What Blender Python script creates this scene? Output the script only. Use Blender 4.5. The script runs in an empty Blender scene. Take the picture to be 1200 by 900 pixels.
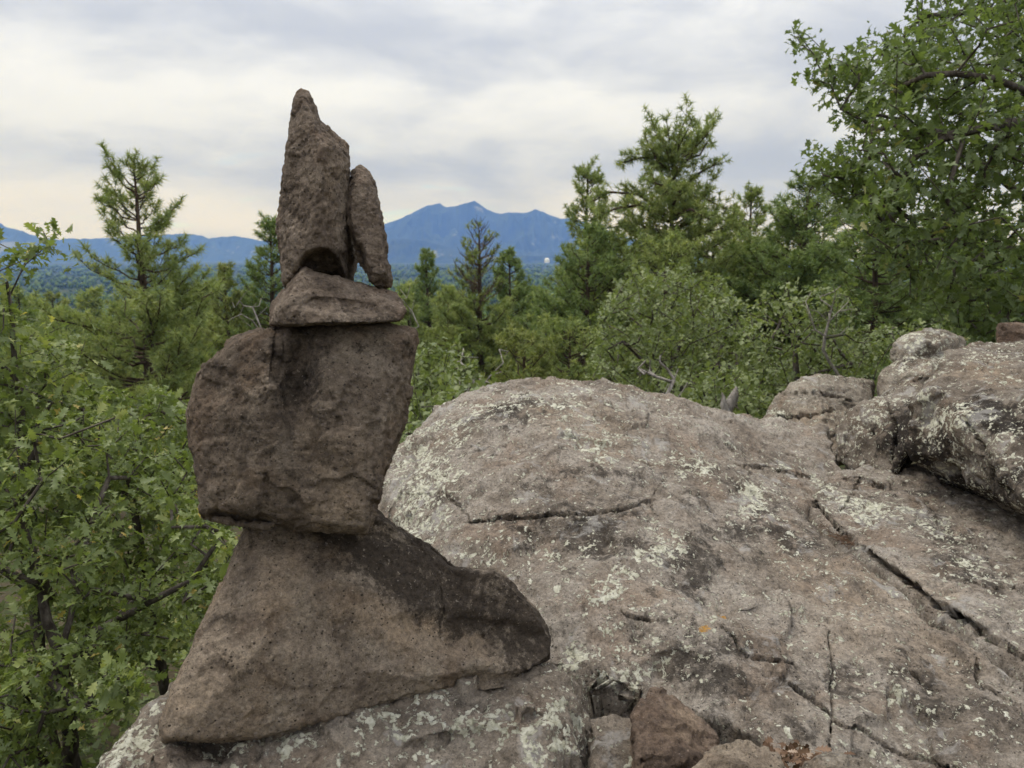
import bpy, bmesh, math, random
import numpy as np
from mathutils import Vector, Matrix, Euler

S = bpy.context.scene
COL = S.collection
R = math.radians

# ------------------------------------------------------------------ camera, light, exposure
FPX = 901.0                       # focal length in pixels of a 1200 px wide picture
PITCH = R(9.45)
CAMZ = 1.5
cam_d = bpy.data.cameras.new("camera")
cam_d.sensor_width = 36.0
cam_d.lens = 36.0 * FPX / 1200.0
cam_d.clip_start = 0.02
cam_d.clip_end = 60000.0
cam_d.dof.use_dof = True
cam_d.dof.focus_distance = 1.55
cam_d.dof.aperture_fstop = 9.0
cam = bpy.data.objects.new("camera", cam_d)
COL.objects.link(cam)
cam.location = (0, 0, CAMZ)
cam.rotation_euler = (math.pi / 2 - PITCH, 0, 0)
S.camera = cam

SUN_EL, SUN_AZ = R(68), R(-62)     # azimuth from +Y towards +X
sun_d = bpy.data.lights.new("sun", 'SUN')
sun_d.energy = 1.5
sun_d.angle = R(20)
sun_d.color = (1.0, 0.95, 0.88)
sun = bpy.data.objects.new("sun", sun_d)
COL.objects.link(sun)
sdir = Vector((math.sin(SUN_AZ) * math.cos(SUN_EL), math.cos(SUN_AZ) * math.cos(SUN_EL), math.sin(SUN_EL)))
sun.rotation_euler = sdir.to_track_quat('Z', 'Y').to_euler()

S.view_settings.view_transform = 'Standard'
S.view_settings.look = 'None'
S.view_settings.exposure = 0.42
S.view_settings.gamma = 1.0
S.view_settings.use_curve_mapping = False
S.render.engine = 'CYCLES'
S.cycles.use_denoising = True
S.cycles.max_bounces = 8
S.cycles.diffuse_bounces = 4
S.cycles.glossy_bounces = 2
S.cycles.transmission_bounces = 4
S.cycles.transparent_max_bounces = 8
S.cycles.volume_bounces = 0


def N(nt, typ, ins=None, **kw):
    n = nt.nodes.new(typ)
    for k, v in kw.items():
        setattr(n, k, v)
    for k, v in (ins or {}).items():
        s = n.inputs[k]
        if isinstance(v, bpy.types.NodeSocket):
            nt.links.new(v, s)
        else:
            s.default_value = v
    return n


def math_n(nt, op, a, b=None, c=None, clamp=False):
    ins = {0: a}
    if b is not None:
        ins[1] = b
    if c is not None:
        ins[2] = c
    return N(nt, 'ShaderNodeMath', ins, operation=op, use_clamp=clamp).outputs[0]


def mix_c(nt, f, a, b, blend='MIX'):
    n = nt.nodes.new('ShaderNodeMix')
    n.data_type = 'RGBA'
    n.blend_type = blend
    n.clamp_factor = True
    for i, v in ((0, f), (6, a), (7, b)):
        if isinstance(v, bpy.types.NodeSocket):
            nt.links.new(v, n.inputs[i])
        else:
            if i:
                v = tuple(v) + ((1,) if len(v) == 3 else ())
            n.inputs[i].default_value = v
    return n.outputs[2]


def ramp(nt, fac, stops, interp='LINEAR'):
    n = nt.nodes.new('ShaderNodeValToRGB')
    n.color_ramp.interpolation = interp
    e = n.color_ramp.elements
    while len(e) > 1:
        e.remove(e[-1])
    e[0].position = stops[0][0]
    c = stops[0][1]
    e[0].color = (c, c, c, 1) if not isinstance(c, (tuple, list)) else tuple(c) + (1,)
    for p, c in stops[1:]:
        x = e.new(p)
        x.color = (c, c, c, 1) if not isinstance(c, (tuple, list)) else tuple(c) + (1,)
    nt.links.new(fac, n.inputs[0])
    return n.outputs[0]


def smooth_n(nt, v, a, b):
    n = nt.nodes.new('ShaderNodeMapRange')
    n.interpolation_type = 'SMOOTHSTEP'
    nt.links.new(v, n.inputs[0])
    n.inputs[1].default_value = a
    n.inputs[2].default_value = b
    return n.outputs[0]


# ------------------------------------------------------------------ world: overcast sky over a Nishita sky
W = bpy.data.worlds.new("World")
S.world = W
W.use_nodes = True
nt = W.node_tree
nt.nodes.clear()
STR = 0.1
sky = nt.nodes.new('ShaderNodeTexSky')
sky.sky_type = 'NISHITA'
sky.sun_disc = False
sky.sun_elevation = SUN_EL
sky.sun_rotation = SUN_AZ
sky.altitude = 2100
geo = N(nt, 'ShaderNodeTexCoord')
sep = N(nt, 'ShaderNodeSeparateXYZ', {0: geo.outputs['Generated']})
zz = math_n(nt, 'MAXIMUM', sep.outputs[2], 0.0)
den = math_n(nt, 'ADD', zz, 0.24)
u = math_n(nt, 'DIVIDE', sep.outputs[0], den)
v = math_n(nt, 'DIVIDE', sep.outputs[1], den)
vec = N(nt, 'ShaderNodeCombineXYZ', {0: u, 1: v, 2: 0.0}).outputs[0]
mp = N(nt, 'ShaderNodeMapping', {0: vec, 1: (3.1, 0.6, 0.0), 3: (0.85, 1.5, 1.0)})
n1 = N(nt, 'ShaderNodeTexNoise', {'Vector': mp.outputs[0], 'Scale': 1.0, 'Detail': 7.0, 'Roughness': 0.55, 'Distortion': 0.9}).outputs[0]
mp2 = N(nt, 'ShaderNodeMapping', {0: vec, 1: (9.0, 4.3, 2.0), 3: (2.4, 4.2, 1.0)})
n2 = N(nt, 'ShaderNodeTexNoise', {'Vector': mp2.outputs[0], 'Scale': 1.0, 'Detail': 8.0, 'Roughness': 0.6, 'Distortion': 0.2}).outputs[0]
# layered decks: streaks that flatten towards the horizon
mp3 = N(nt, 'ShaderNodeMapping', {0: geo.outputs['Generated'], 1: (0.55, 0.1, 0.37), 3: (2.1, 2.1, 7.0)})
mp4 = N(nt, 'ShaderNodeMapping', {0: geo.outputs['Generated'], 1: (2.3, 0.7, 1.9), 3: (6.0, 6.0, 17.0)})
n4 = N(nt, 'ShaderNodeTexNoise', {'Vector': mp4.outputs[0], 'Scale': 1.0, 'Detail': 7.0, 'Roughness': 0.58, 'Distortion': 0.5}).outputs[0]
n3 = N(nt, 'ShaderNodeTexNoise', {'Vector': mp3.outputs[0], 'Scale': 1.0, 'Detail': 7.0, 'Roughness': 0.5, 'Distortion': 0.7}).outputs[0]
comb = math_n(nt, 'MULTIPLY_ADD', n1, 0.16, math_n(nt, 'MULTIPLY_ADD', n2, 0.10, math_n(nt, 'MULTIPLY_ADD', n4, 0.26, math_n(nt, 'MULTIPLY', n3, 0.48))))
deck = ramp(nt, sep.outputs[2], [(0.0, 0.54), (0.06, 0.52), (0.10, 0.46), (0.165, 0.56), (0.25, 0.46), (0.34, 0.50), (1.0, 0.50)], 'EASE')   # layers of the overcast
comb = math_n(nt, 'ADD', comb, math_n(nt, 'ADD', deck, -0.5))
br = smooth_n(nt, comb, 0.39, 0.63)
grey = (0.36, 0.385, 0.45)
white = (0.635, 0.64, 0.66)
cc = mix_c(nt, br, grey, white)
warm = smooth_n(nt, sep.outputs[2], 0.13, 0.0)
warm = math_n(nt, 'MULTIPLY', warm, math_n(nt, 'MULTIPLY_ADD', br, 0.6, 0.3))
cc = mix_c(nt, warm, cc, (0.84, 0.79, 0.77))
lift = math_n(nt, 'MULTIPLY_ADD', zz, 1.5, 0.86)      # an overcast sky is brighter overhead
cc = mix_c(nt, 1.0, cc, N(nt, 'ShaderNodeCombineXYZ', {0: lift, 1: lift, 2: lift}).outputs[0], 'MULTIPLY')
gain = 1.0 / STR
cc = mix_c(nt, 1.0, cc, (gain, gain, gain), 'MULTIPLY')
gap = math_n(nt, 'MULTIPLY', smooth_n(nt, n2, 0.56, 0.70), smooth_n(nt, sep.outputs[2], 0.16, 0.05))
final = mix_c(nt, math_n(nt, 'MULTIPLY', gap, 0.75), cc, sky.outputs[0])
bg = N(nt, 'ShaderNodeBackground', {'Color': final, 'Strength': STR})
out = N(nt, 'ShaderNodeOutputWorld')
nt.links.new(bg.outputs[0], out.inputs[0])
W.cycles.sampling_method = 'MANUAL'
W.cycles.sample_map_resolution = 512

# ------------------------------------------------------------------ geometry helpers
cp, sp = math.cos(PITCH), math.sin(PITCH)
FW = np.array((0, cp, -sp)); UP = np.array((0, sp, cp)); RT = np.array((1.0, 0, 0))
CAM = np.array((0, 0, CAMZ))


def P(px, py, d):
    """point seen at (px, py) of the photograph at distance d in front of the lens"""
    return CAM + d * (RT * (px - 600) / FPX + UP * (450 - py) / FPX + FW)


def Pz(px, py, z):
    r = RT * (px - 600) / FPX + UP * (450 - py) / FPX + FW
    return CAM + r * (z - CAMZ) / r[2]


def project(V):
    Q = V - CAM
    d = Q @ FW
    return 600 + FPX * (Q @ RT) / d, 450 - FPX * (Q @ UP) / d, d


def sstep(x, a, b):
    t = np.clip((x - a) / (b - a), 0, 1)
    return t * t * (3 - 2 * t)


_rs = np.random.RandomState(7)
_perm = np.concatenate([_rs.permutation(256)] * 4).astype(np.int64)
_grad = _rs.normal(size=(256, 3)); _grad /= np.linalg.norm(_grad, axis=1)[:, None]
_feat = _rs.rand(256, 3)
_val = _rs.rand(256)


def _h(i, j, k):
    return _perm[_perm[_perm[i & 255] + (j & 255)] + (k & 255)]


def perlin(X):
    I = np.floor(X).astype(np.int64)
    F = X - I
    U = F * F * F * (F * (F * 6 - 15) + 10)
    res = 0
    for a in (0, 1):
        wa = U[:, 0] if a else 1 - U[:, 0]
        for b in (0, 1):
            wb = U[:, 1] if b else 1 - U[:, 1]
            for c in (0, 1):
                wc = U[:, 2] if c else 1 - U[:, 2]
                g = _grad[_h(I[:, 0] + a, I[:, 1] + b, I[:, 2] + c)]
                res = res + wa * wb * wc * (g[:, 0] * (F[:, 0] - a) + g[:, 1] * (F[:, 1] - b) + g[:, 2] * (F[:, 2] - c))
    return res * 1.6


def fbm(X, octs=4, rough=0.5):
    r, a = 0, 1.0
    for o in range(octs):
        r = r + a * perlin(X * (2.03 ** o) + 17.3 * o)
        a *= rough
    return r


def worley(X, cells=False):
    """distance to the nearest feature point (and its hash and offset)"""
    I = np.floor(X).astype(np.int64)
    best = np.full(len(X), 9.0); bh = np.zeros(len(X), np.int64); bd = np.zeros((len(X), 3))
    for a in (-1, 0, 1):
        for b in (-1, 0, 1):
            for c in (-1, 0, 1):
                J = I + (a, b, c)
                h = _h(J[:, 0], J[:, 1], J[:, 2])
                D = X - (J + _feat[h])
                d = np.einsum('ij,ij->i', D, D)
                m = d < best
                best[m] = d[m]; bh[m] = h[m]
                if cells:
                    bd[m] = D[m]
    return (np.sqrt(best), bh, bd) if cells else (np.sqrt(best), bh)


def facets(X):
    """broken planes: every cell is a small tilted flat"""
    d, h, D = worley(X, True)
    return _val[h] - 0.5 + np.einsum('ij,ij->i', _grad[h], D) * 0.7


def tri_mesh(name, V, F, mats=(), smooth=False, attrs=None, mat_idx=None):
    V = np.ascontiguousarray(V, np.float32); F = np.ascontiguousarray(F, np.int32)
    me = bpy.data.meshes.new(name)
    k = F.shape[1]
    me.vertices.add(len(V)); me.vertices.foreach_set('co', V.ravel())
    me.loops.add(F.size); me.loops.foreach_set('vertex_index', F.ravel())
    me.polygons.add(len(F))
    me.polygons.foreach_set('loop_start', np.arange(0, F.size, k, dtype=np.int32))
    if smooth:
        me.polygons.foreach_set('use_smooth', np.ones(len(F), bool))
    for m in mats:
        me.materials.append(m)
    if mat_idx is not None:
        me.polygons.foreach_set('material_index', np.ascontiguousarray(mat_idx, np.int32))
    for nm, (dom, arr) in (attrs or {}).items():
        a = me.attributes.new(nm, 'FLOAT', dom)
        a.data.foreach_set('value', np.ascontiguousarray(arr, np.float32))
    me.update(calc_edges=True)
    return me


def put(name, me, loc=(0, 0, 0), parent=None, **props):
    o = bpy.data.objects.new(name, me)
    COL.objects.link(o)
    o.location = loc
    if parent is not None:
        o.parent = parent
    for k, v in props.items():
        o[k] = v
    return o


def thing(name, label, cat, loc, group=None):
    o = bpy.data.objects.new(name, None)
    COL.objects.link(o)
    o.location = loc
    o.empty_display_size = 0.2
    o['label'] = label; o['category'] = cat
    if group:
        o['group'] = group
    return o


def tps(xy, z):
    """thin plate spline through scattered heights"""
    xy = np.asarray(xy, float); z = np.asarray(z, float)
    n = len(xy)

    def phi(r2):
        return 0.5 * r2 * np.log(r2 + 1e-12)
    A = np.zeros((n + 3, n + 3))
    A[:n, :n] = phi(((xy[:, None] - xy[None]) ** 2).sum(-1)) + np.eye(n) * 2e-3
    A[:n, n] = 1; A[:n, n + 1:] = xy
    A[n, :n] = 1; A[n + 1:, :n] = xy.T
    w = np.linalg.solve(A, np.concatenate([z, np.zeros(3)]))

    def f(q):
        r = np.zeros(len(q))
        for i in range(n):
            r += w[i] * phi(((q - xy[i]) ** 2).sum(1))
        return r + w[n] + q @ w[n + 1:]
    return f


def poly_sd(q, poly):
    """signed distance to a polygon, positive inside"""
    poly = np.asarray(poly, float)
    best = np.full(len(q), 1e9); ins = np.zeros(len(q), bool)
    for a, b in zip(poly, np.roll(poly, -1, 0)):
        e = b - a; w = q - a
        t = np.clip((w @ e) / max(e @ e, 1e-12), 0, 1)
        best = np.minimum(best, np.hypot(*(w - t[:, None] * e).T))
        c = (a[1] > q[:, 1]) != (b[1] > q[:, 1])
        with np.errstate(divide='ignore', invalid='ignore'):
            xx = a[0] + (q[:, 1] - a[1]) * e[0] / (e[1] if e[1] else 1e-12)
        ins ^= c & (q[:, 0] < xx)
    return np.where(ins, best, -best)


def line_dist(px, py, pts):
    """distance in photo pixels to a polyline, with the place along it"""
    best = np.full(len(px), 1e9); par = np.zeros(len(px))
    n = len(pts) - 1
    for i in range(n):
        a = np.array(pts[i], float); e = np.array(pts[i + 1], float) - a
        wx, wy = px - a[0], py - a[1]
        t = np.clip((wx * e[0] + wy * e[1]) / (e @ e), 0, 1)
        d = np.hypot(wx - t * e[0], wy - t * e[1])
        m = d < best
        best[m] = d[m]; par[m] = (i + t[m]) / n
    return best, par


# ------------------------------------------------------------------ materials
def new_mat(name):
    m = bpy.data.materials.new(name)
    m.use_nodes = True
    m.node_tree.nodes.clear()
    return m, m.node_tree


def attr(nt, name):
    return N(nt, 'ShaderNodeAttribute', attribute_name=name).outputs['Fac']


def rock_mat(name, dark, mid, light, warm, lichen=0.0, crust=0.3, speck=0.6, pit=1.0, scale=1.0, tan=(0.36, 0.27, 0.185)):
    m, nt = new_mat(name)
    co = N(nt, 'ShaderNodeTexCoord').outputs['Object']

    def noise(sc, det=6.0, rough=0.6, dist=0.0, off=0.0):
        mpn = N(nt, 'ShaderNodeMapping', {0: co, 1: (off, off * 1.7, off * 0.3)})
        return N(nt, 'ShaderNodeTexNoise', {'Vector': mpn.outputs[0], 'Scale': sc * scale, 'Detail': det, 'Roughness': rough, 'Distortion': dist}).outputs[0]
    big = noise(3.2, 7, 0.62, 0.4)
    medn = noise(17, 8, 0.68, 0.2, 3.0)
    fine = noise(120, 6, 0.7, 0, 5.0)
    base = ramp(nt, math_n(nt, 'MULTIPLY_ADD', big, 0.55, math_n(nt, 'MULTIPLY', medn, 0.45)),
                [(0.37, dark), (0.47, mid), (0.58, light), (0.70, mid)])
    base = mix_c(nt, math_n(nt, 'MULTIPLY', smooth_n(nt, noise(5.5, 6, 0.6, 0.5, 11.0), 0.50, 0.66), 0.6), base, warm)
    base = mix_c(nt, math_n(nt, 'MULTIPLY', attr(nt, 'tan'), smooth_n(nt, medn, 0.30, 0.62)), base, tan)
    # dark crustose growth and manganese staining, plus shade painted into creases and undersides
    cr = noise(11, 9, 0.72, 0.6, 21.0)
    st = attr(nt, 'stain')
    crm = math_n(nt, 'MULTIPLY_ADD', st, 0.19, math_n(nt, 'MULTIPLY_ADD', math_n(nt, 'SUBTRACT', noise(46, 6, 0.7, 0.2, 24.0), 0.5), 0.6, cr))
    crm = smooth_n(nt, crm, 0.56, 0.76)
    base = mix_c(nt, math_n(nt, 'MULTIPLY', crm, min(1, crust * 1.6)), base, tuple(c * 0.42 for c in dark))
    # grain
    mot = smooth_n(nt, noise(30, 9, 0.78, 0.3, 27.0), 0.50, 0.66)
    base = mix_c(nt, math_n(nt, 'MULTIPLY', mot, 0.42), base, tuple(c * 0.8 for c in dark))
    mot2 = smooth_n(nt, noise(44, 9, 0.78, 0.3, 37.0), 0.54, 0.68)
    base = mix_c(nt, math_n(nt, 'MULTIPLY', mot2, 0.35), base, tuple(min(.8, c * 1.18) for c in light))
    g = math_n(nt, 'ADD', math_n(nt, 'MULTIPLY_ADD', fine, 2.4, -0.75), math_n(nt, 'MULTIPLY', noise(420, 2, 0.6, 0, 6.0), 1.1))
    g = math_n(nt, 'MINIMUM', math_n(nt, 'MAXIMUM', g, 0.30), 1.7)
    base = mix_c(nt, 0.9, base, N(nt, 'ShaderNodeCombineXYZ', {0: g, 1: g, 2: g}).outputs[0], 'MULTIPLY')
    # fine dark mineral specks, round dark dots painting the shade of pits, pale crystals
    sp1 = smooth_n(nt, noise(210, 3, 0.6, 0, 9.0), 0.60, 0.69)
    sp1 = math_n(nt, 'MULTIPLY', sp1, smooth_n(nt, noise(30, 4, 0.6, 0, 1.0), 0.40, 0.60))
    base = mix_c(nt, math_n(nt, 'MULTIPLY', sp1, speck), base, tuple(c * 0.25 for c in dark))
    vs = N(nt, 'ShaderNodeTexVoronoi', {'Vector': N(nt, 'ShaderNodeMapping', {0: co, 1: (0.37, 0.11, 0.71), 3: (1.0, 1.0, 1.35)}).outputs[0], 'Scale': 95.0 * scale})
    pit_shade = math_n(nt, 'MULTIPLY', smooth_n(nt, math_n(nt, 'MULTIPLY_ADD', noise(140, 3, 0.6, 0, 4.0), 0.5, vs.outputs['Distance']), 0.47, 0.36),
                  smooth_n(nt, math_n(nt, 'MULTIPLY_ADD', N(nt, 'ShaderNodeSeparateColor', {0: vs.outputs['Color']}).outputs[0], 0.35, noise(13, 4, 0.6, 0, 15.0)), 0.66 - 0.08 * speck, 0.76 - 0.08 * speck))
    base = mix_c(nt, math_n(nt, 'MULTIPLY', pit_shade, speck), base, tuple(c * 0.30 for c in dark))
    sp2 = smooth_n(nt, noise(160, 2, 0.5, 0, 14.0), 0.66, 0.74)
    base = mix_c(nt, math_n(nt, 'MULTIPLY', sp2, 0.45), base, tuple(min(0.8, c * 1.5 + 0.05) for c in light))
    # lichen: pale green rosettes and grey-white film
    la = attr(nt, 'lichen')
    lic = math_n(nt, 'MULTIPLY_ADD', noise(95, 5, 0.6, 0.3, 34.0), 0.55, math_n(nt, 'MULTIPLY', noise(34, 7, 0.66, 0.4, 31.0), 0.62))
    li = smooth_n(nt, math_n(nt, 'MULTIPLY_ADD', la, 0.112, math_n(nt, 'MULTIPLY_ADD', noise(4.0, 3, 0.5, 0, 40.0), 0.14, lic)),
                  0.755 - 0.05 * lichen, 0.775 - 0.05 * lichen)
    fl = smooth_n(nt, math_n(nt, 'MULTIPLY_ADD', noise(7, 4, 0.6, 0, 90.0), 0.30, math_n(nt, 'MULTIPLY_ADD', la, 0.05, noise(85, 5, 0.65, 0.3, 33.0))), 0.875 - 0.04 * lichen, 0.90 - 0.04 * lichen)
    if lichen > 0:
        li = math_n(nt, 'MAXIMUM', li, fl)
    lcol = ramp(nt, noise(75, 5, 0.7, 0, 2.0), [(0.32, (0.24, 0.235, 0.165)), (0.44, (0.52, 0.505, 0.39)), (0.64, (0.74, 0.725, 0.61))])
    film = smooth_n(nt, math_n(nt, 'MULTIPLY_ADD', la, 0.10, noise(8.5, 9, 0.68, 0.5, 51.0)), 0.58, 0.66)
    if lichen > 0:
        base = mix_c(nt, math_n(nt, 'MULTIPLY', film, 0.65), base, (0.40, 0.38, 0.355))
    if lichen > 0:
        base = mix_c(nt, li, base, lcol)
    ora = attr(nt, 'orange')
    base = mix_c(nt, math_n(nt, 'MULTIPLY', smooth_n(nt, ora, 0.35, 0.6), smooth_n(nt, fine, 0.3, 0.6)), base, (0.50, 0.26, 0.045))
    # relief
    vo = N(nt, 'ShaderNodeTexVoronoi', {'Vector': co, 'Scale': 75.0 * scale, 'Randomness': 1.0})
    pits = math_n(nt, 'MULTIPLY', smooth_n(nt, vo.outputs['Distance'], 0.42, 0.08), smooth_n(nt, noise(26, 3, 0.6, 0, 71.0), 0.52, 0.60))
    hgt = math_n(nt, 'MULTIPLY_ADD', noise(55, 10, 0.78, 0.1, 61.0), 0.011,
                 math_n(nt, 'MULTIPLY_ADD', pits, -0.006 * pit, math_n(nt, 'MULTIPLY', li, 0.0032 if lichen > 0 else 0.0)))
    hgt = math_n(nt, 'MULTIPLY_ADD', noise(260, 4, 0.7, 0, 81.0), 0.0035, hgt)
    bmp = N(nt, 'ShaderNodeBump', {'Height': hgt, 'Strength': 1.0, 'Distance': 1.0})
    bs = N(nt, 'ShaderNodeBsdfPrincipled', {'Base Color': base, 'Roughness': 0.92, 'Specular IOR Level': 0.25, 'Normal': bmp.outputs[0]})
    o = N(nt, 'ShaderNodeOutputMaterial')
    nt.links.new(bs.outputs[0], o.inputs[0])
    return m


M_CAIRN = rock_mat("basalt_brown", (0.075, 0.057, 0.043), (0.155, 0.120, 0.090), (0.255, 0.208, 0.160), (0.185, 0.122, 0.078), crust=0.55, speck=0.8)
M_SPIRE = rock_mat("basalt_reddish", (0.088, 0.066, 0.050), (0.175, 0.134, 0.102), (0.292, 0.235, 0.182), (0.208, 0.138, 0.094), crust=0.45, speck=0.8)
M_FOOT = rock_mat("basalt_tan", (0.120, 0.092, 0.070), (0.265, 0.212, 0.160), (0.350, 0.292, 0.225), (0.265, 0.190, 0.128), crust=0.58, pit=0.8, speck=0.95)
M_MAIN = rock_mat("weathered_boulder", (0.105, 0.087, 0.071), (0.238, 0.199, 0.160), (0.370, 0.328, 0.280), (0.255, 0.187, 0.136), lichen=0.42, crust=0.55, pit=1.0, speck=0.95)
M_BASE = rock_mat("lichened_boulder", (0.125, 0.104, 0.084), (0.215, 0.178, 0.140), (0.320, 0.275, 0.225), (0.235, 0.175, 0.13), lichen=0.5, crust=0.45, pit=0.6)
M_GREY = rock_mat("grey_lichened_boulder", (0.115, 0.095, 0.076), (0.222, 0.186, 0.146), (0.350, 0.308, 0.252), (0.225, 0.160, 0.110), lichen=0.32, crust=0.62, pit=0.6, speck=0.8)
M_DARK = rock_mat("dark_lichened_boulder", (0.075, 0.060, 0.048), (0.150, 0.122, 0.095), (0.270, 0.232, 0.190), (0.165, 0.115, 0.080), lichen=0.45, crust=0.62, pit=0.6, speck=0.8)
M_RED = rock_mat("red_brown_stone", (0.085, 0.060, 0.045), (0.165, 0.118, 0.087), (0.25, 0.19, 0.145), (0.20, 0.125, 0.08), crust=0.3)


# ------------------------------------------------------------------ ground
def H(x, y):
    x = np.asarray(x, float); y = np.asarray(y, float)
    r = np.hypot(x, y)
    d = np.maximum(0, y - 1.2)
    z = 0.42 - 58 * (1 - np.exp(-d * 0.27 / 58))
    z = z - 0.55 * np.clip(-x - 0.45, 0, 1.6) * np.exp(-np.maximum(y, 0) / 25) - 0.10 * np.clip(-x - 2, 0, 40) * np.exp(-d / 60)
    z = z + 0.16 * np.clip(x - 1.0, 0, 25) * np.exp(-d / 50)
    z = np.where(y < 0, np.maximum(z, -6), z)
    q = np.stack([x, y, np.zeros_like(x)], -1).reshape(-1, 3)
    rr = r.ravel()
    z = z.ravel() + 0.06 * perlin(q * 1.3) * sstep(rr, 0.5, 2) + 0.5 * perlin(q * 0.08) * sstep(rr, 6, 40) + 4.0 * perlin(q * 0.004 + 5) * sstep(rr, 150, 900)
    return z.reshape(r.shape)


def H1(x, y):
    return float(H(np.array([x]), np.array([y]))[0])


m, nt = new_mat("forest_floor")
co = N(nt, 'ShaderNodeTexCoord').outputs['Object']
a1 = N(nt, 'ShaderNodeTexNoise', {'Vector': co, 'Scale': 1.7, 'Detail': 8.0, 'Roughness': 0.65}).outputs[0]
a2 = N(nt, 'ShaderNodeTexNoise', {'Vector': co, 'Scale': 26.0, 'Detail': 7.0, 'Roughness': 0.7}).outputs[0]
a3 = N(nt, 'ShaderNodeTexNoise', {'Vector': co, 'Scale': 0.018, 'Detail': 8.0, 'Roughness': 0.7}).outputs[0]
cA = ramp(nt, a2, [(0.3, (0.035, 0.028, 0.018)), (0.5, (0.065, 0.052, 0.033)), (0.7, (0.12, 0.10, 0.062))])
cB = ramp(nt, a2, [(0.3, (0.02, 0.032, 0.012)), (0.7, (0.07, 0.09, 0.03))])
c1 = mix_c(nt, smooth_n(nt, a1, 0.45, 0.6), cA, cB)
cF = ramp(nt, a3, [(0.35, (0.022, 0.038, 0.016)), (0.55, (0.04, 0.06, 0.024)), (0.66, (0.10, 0.105, 0.05))])
gsep = N(nt, 'ShaderNodeSeparateXYZ', {0: co})
c1 = mix_c(nt, smooth_n(nt, gsep.outputs[1], 60.0, 250.0), c1, cF)
bmp = N(nt, 'ShaderNodeBump', {'Height': a2, 'Strength': 0.6, 'Distance': 0.03})
bs = N(nt, 'ShaderNodeBsdfPrincipled', {'Base Color': c1, 'Roughness': 1.0, 'Specular IOR Level': 0.1, 'Normal': bmp.outputs[0]})
nt.links.new(bs.outputs[0], N(nt, 'ShaderNodeOutputMaterial').inputs[0])
M_GROUND = m

nr, na = 170, 160
rad = np.concatenate([[0.0], np.geomspace(0.25, 10700, nr)])
ang = np.linspace(0, 2 * math.pi, na, endpoint=False)
RR, AA = np.meshgrid(rad, ang, indexing='ij')
X, Y = RR * np.sin(AA), RR * np.cos(AA)
Vg = np.stack([X, Y, H(X, Y)], -1).reshape(-1, 3)
ii, jj = np.meshgrid(np.arange(nr), np.arange(na), indexing='ij')
i0 = ii * na + jj; i1 = ii * na + (jj + 1) % na
Fg = np.stack([i0, i1, i1 + na, i0 + na], -1).reshape(-1, 4)[:, ::-1]
put("ground", tri_mesh("ground", Vg, Fg, [M_GROUND], True), kind="structure")


# ------------------------------------------------------------------ far hills and mountains
def hill_mat(name, a, b):
    m, nt = new_mat(name)
    co = N(nt, 'ShaderNodeTexCoord').outputs['Object']
    n = N(nt, 'ShaderNodeTexNoise', {'Vector': co, 'Scale': 0.006, 'Detail': 9.0, 'Roughness': 0.62, 'Distortion': 0.6}).outputs[0]
    bare = N(nt, 'ShaderNodeTexNoise', {'Vector': co, 'Scale': 0.0022, 'Detail': 6.0, 'Roughness': 0.55}).outputs[0]
    c = ramp(nt, n, [(0.35, a), (0.6, b)])
    c = mix_c(nt, smooth_n(nt, bare, 0.62, 0.66), c, (0.20, 0.20, 0.13))
    bs = N(nt, 'ShaderNodeBsdfPrincipled', {'Base Color': c, 'Roughness': 1.0, 'Specular IOR Level': 0.0})
    nt.links.new(bs.outputs[0], N(nt, 'ShaderNodeOutputMaterial').inputs[0])
    return m


M_HILL = hill_mat("mountain_forest", (0.020, 0.032, 0.016), (0.045, 0.060, 0.030))


def massif(name, sil, d, depth, seed, nx=170, ny=44, rough=0.30, base=-60):
    """a range whose crest runs at distance d with the heights traced by sil, falling off over depth metres to both sides"""
    pts = np.array([P(px, py, d) for px, py in sil])
    x = np.linspace(pts[0, 0], pts[-1, 0], nx)
    crest = np.interp(x, pts[:, 0], pts[:, 2]) - base
    t = np.linspace(-1, 1, ny)
    Xg, Tg = np.meshgrid(x, t, indexing='ij')
    q = np.stack([Xg / depth * 2.2 + seed, Tg * 1.3, np.zeros_like(Xg) + seed * 3.1], -1).reshape(-1, 3)
    n = (1 - np.abs(fbm(q, 5, 0.55)) * 1.6).reshape(Xg.shape)
    fall = np.clip(1 - np.abs(Tg), 0, 1) ** 1.25
    Z = crest[:, None] * fall * (1 + rough * 2.2 * (n - 0.75) * np.minimum(1, np.abs(Tg) * 5)) + base
    Z = np.where(np.abs(Tg) > 0.97, base - 5, Z)
    Yg = pts[:, 1].mean() + Tg * depth + perlin(np.stack([Xg / depth * 1.5, Tg * 0 + seed, Tg * 0], -1).reshape(-1, 3)).reshape(Xg.shape) * depth * 0.2 * (1 - np.abs(Tg))
    Vv = np.stack([Xg, Yg, Z], -1).reshape(-1, 3)
    a, b = np.meshgrid(np.arange(nx - 1), np.arange(ny - 1), indexing='ij')
    k = a * ny + b
    F = np.stack([k, k + ny, k + ny + 1, k + 1], -1).reshape(-1, 4)
    c = Vv.mean(0); c[2] = base
    o = put(name, tri_mesh(name, Vv - c, F, [M_HILL], True), c)
    o['kind'] = "structure"
    return o


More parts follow.
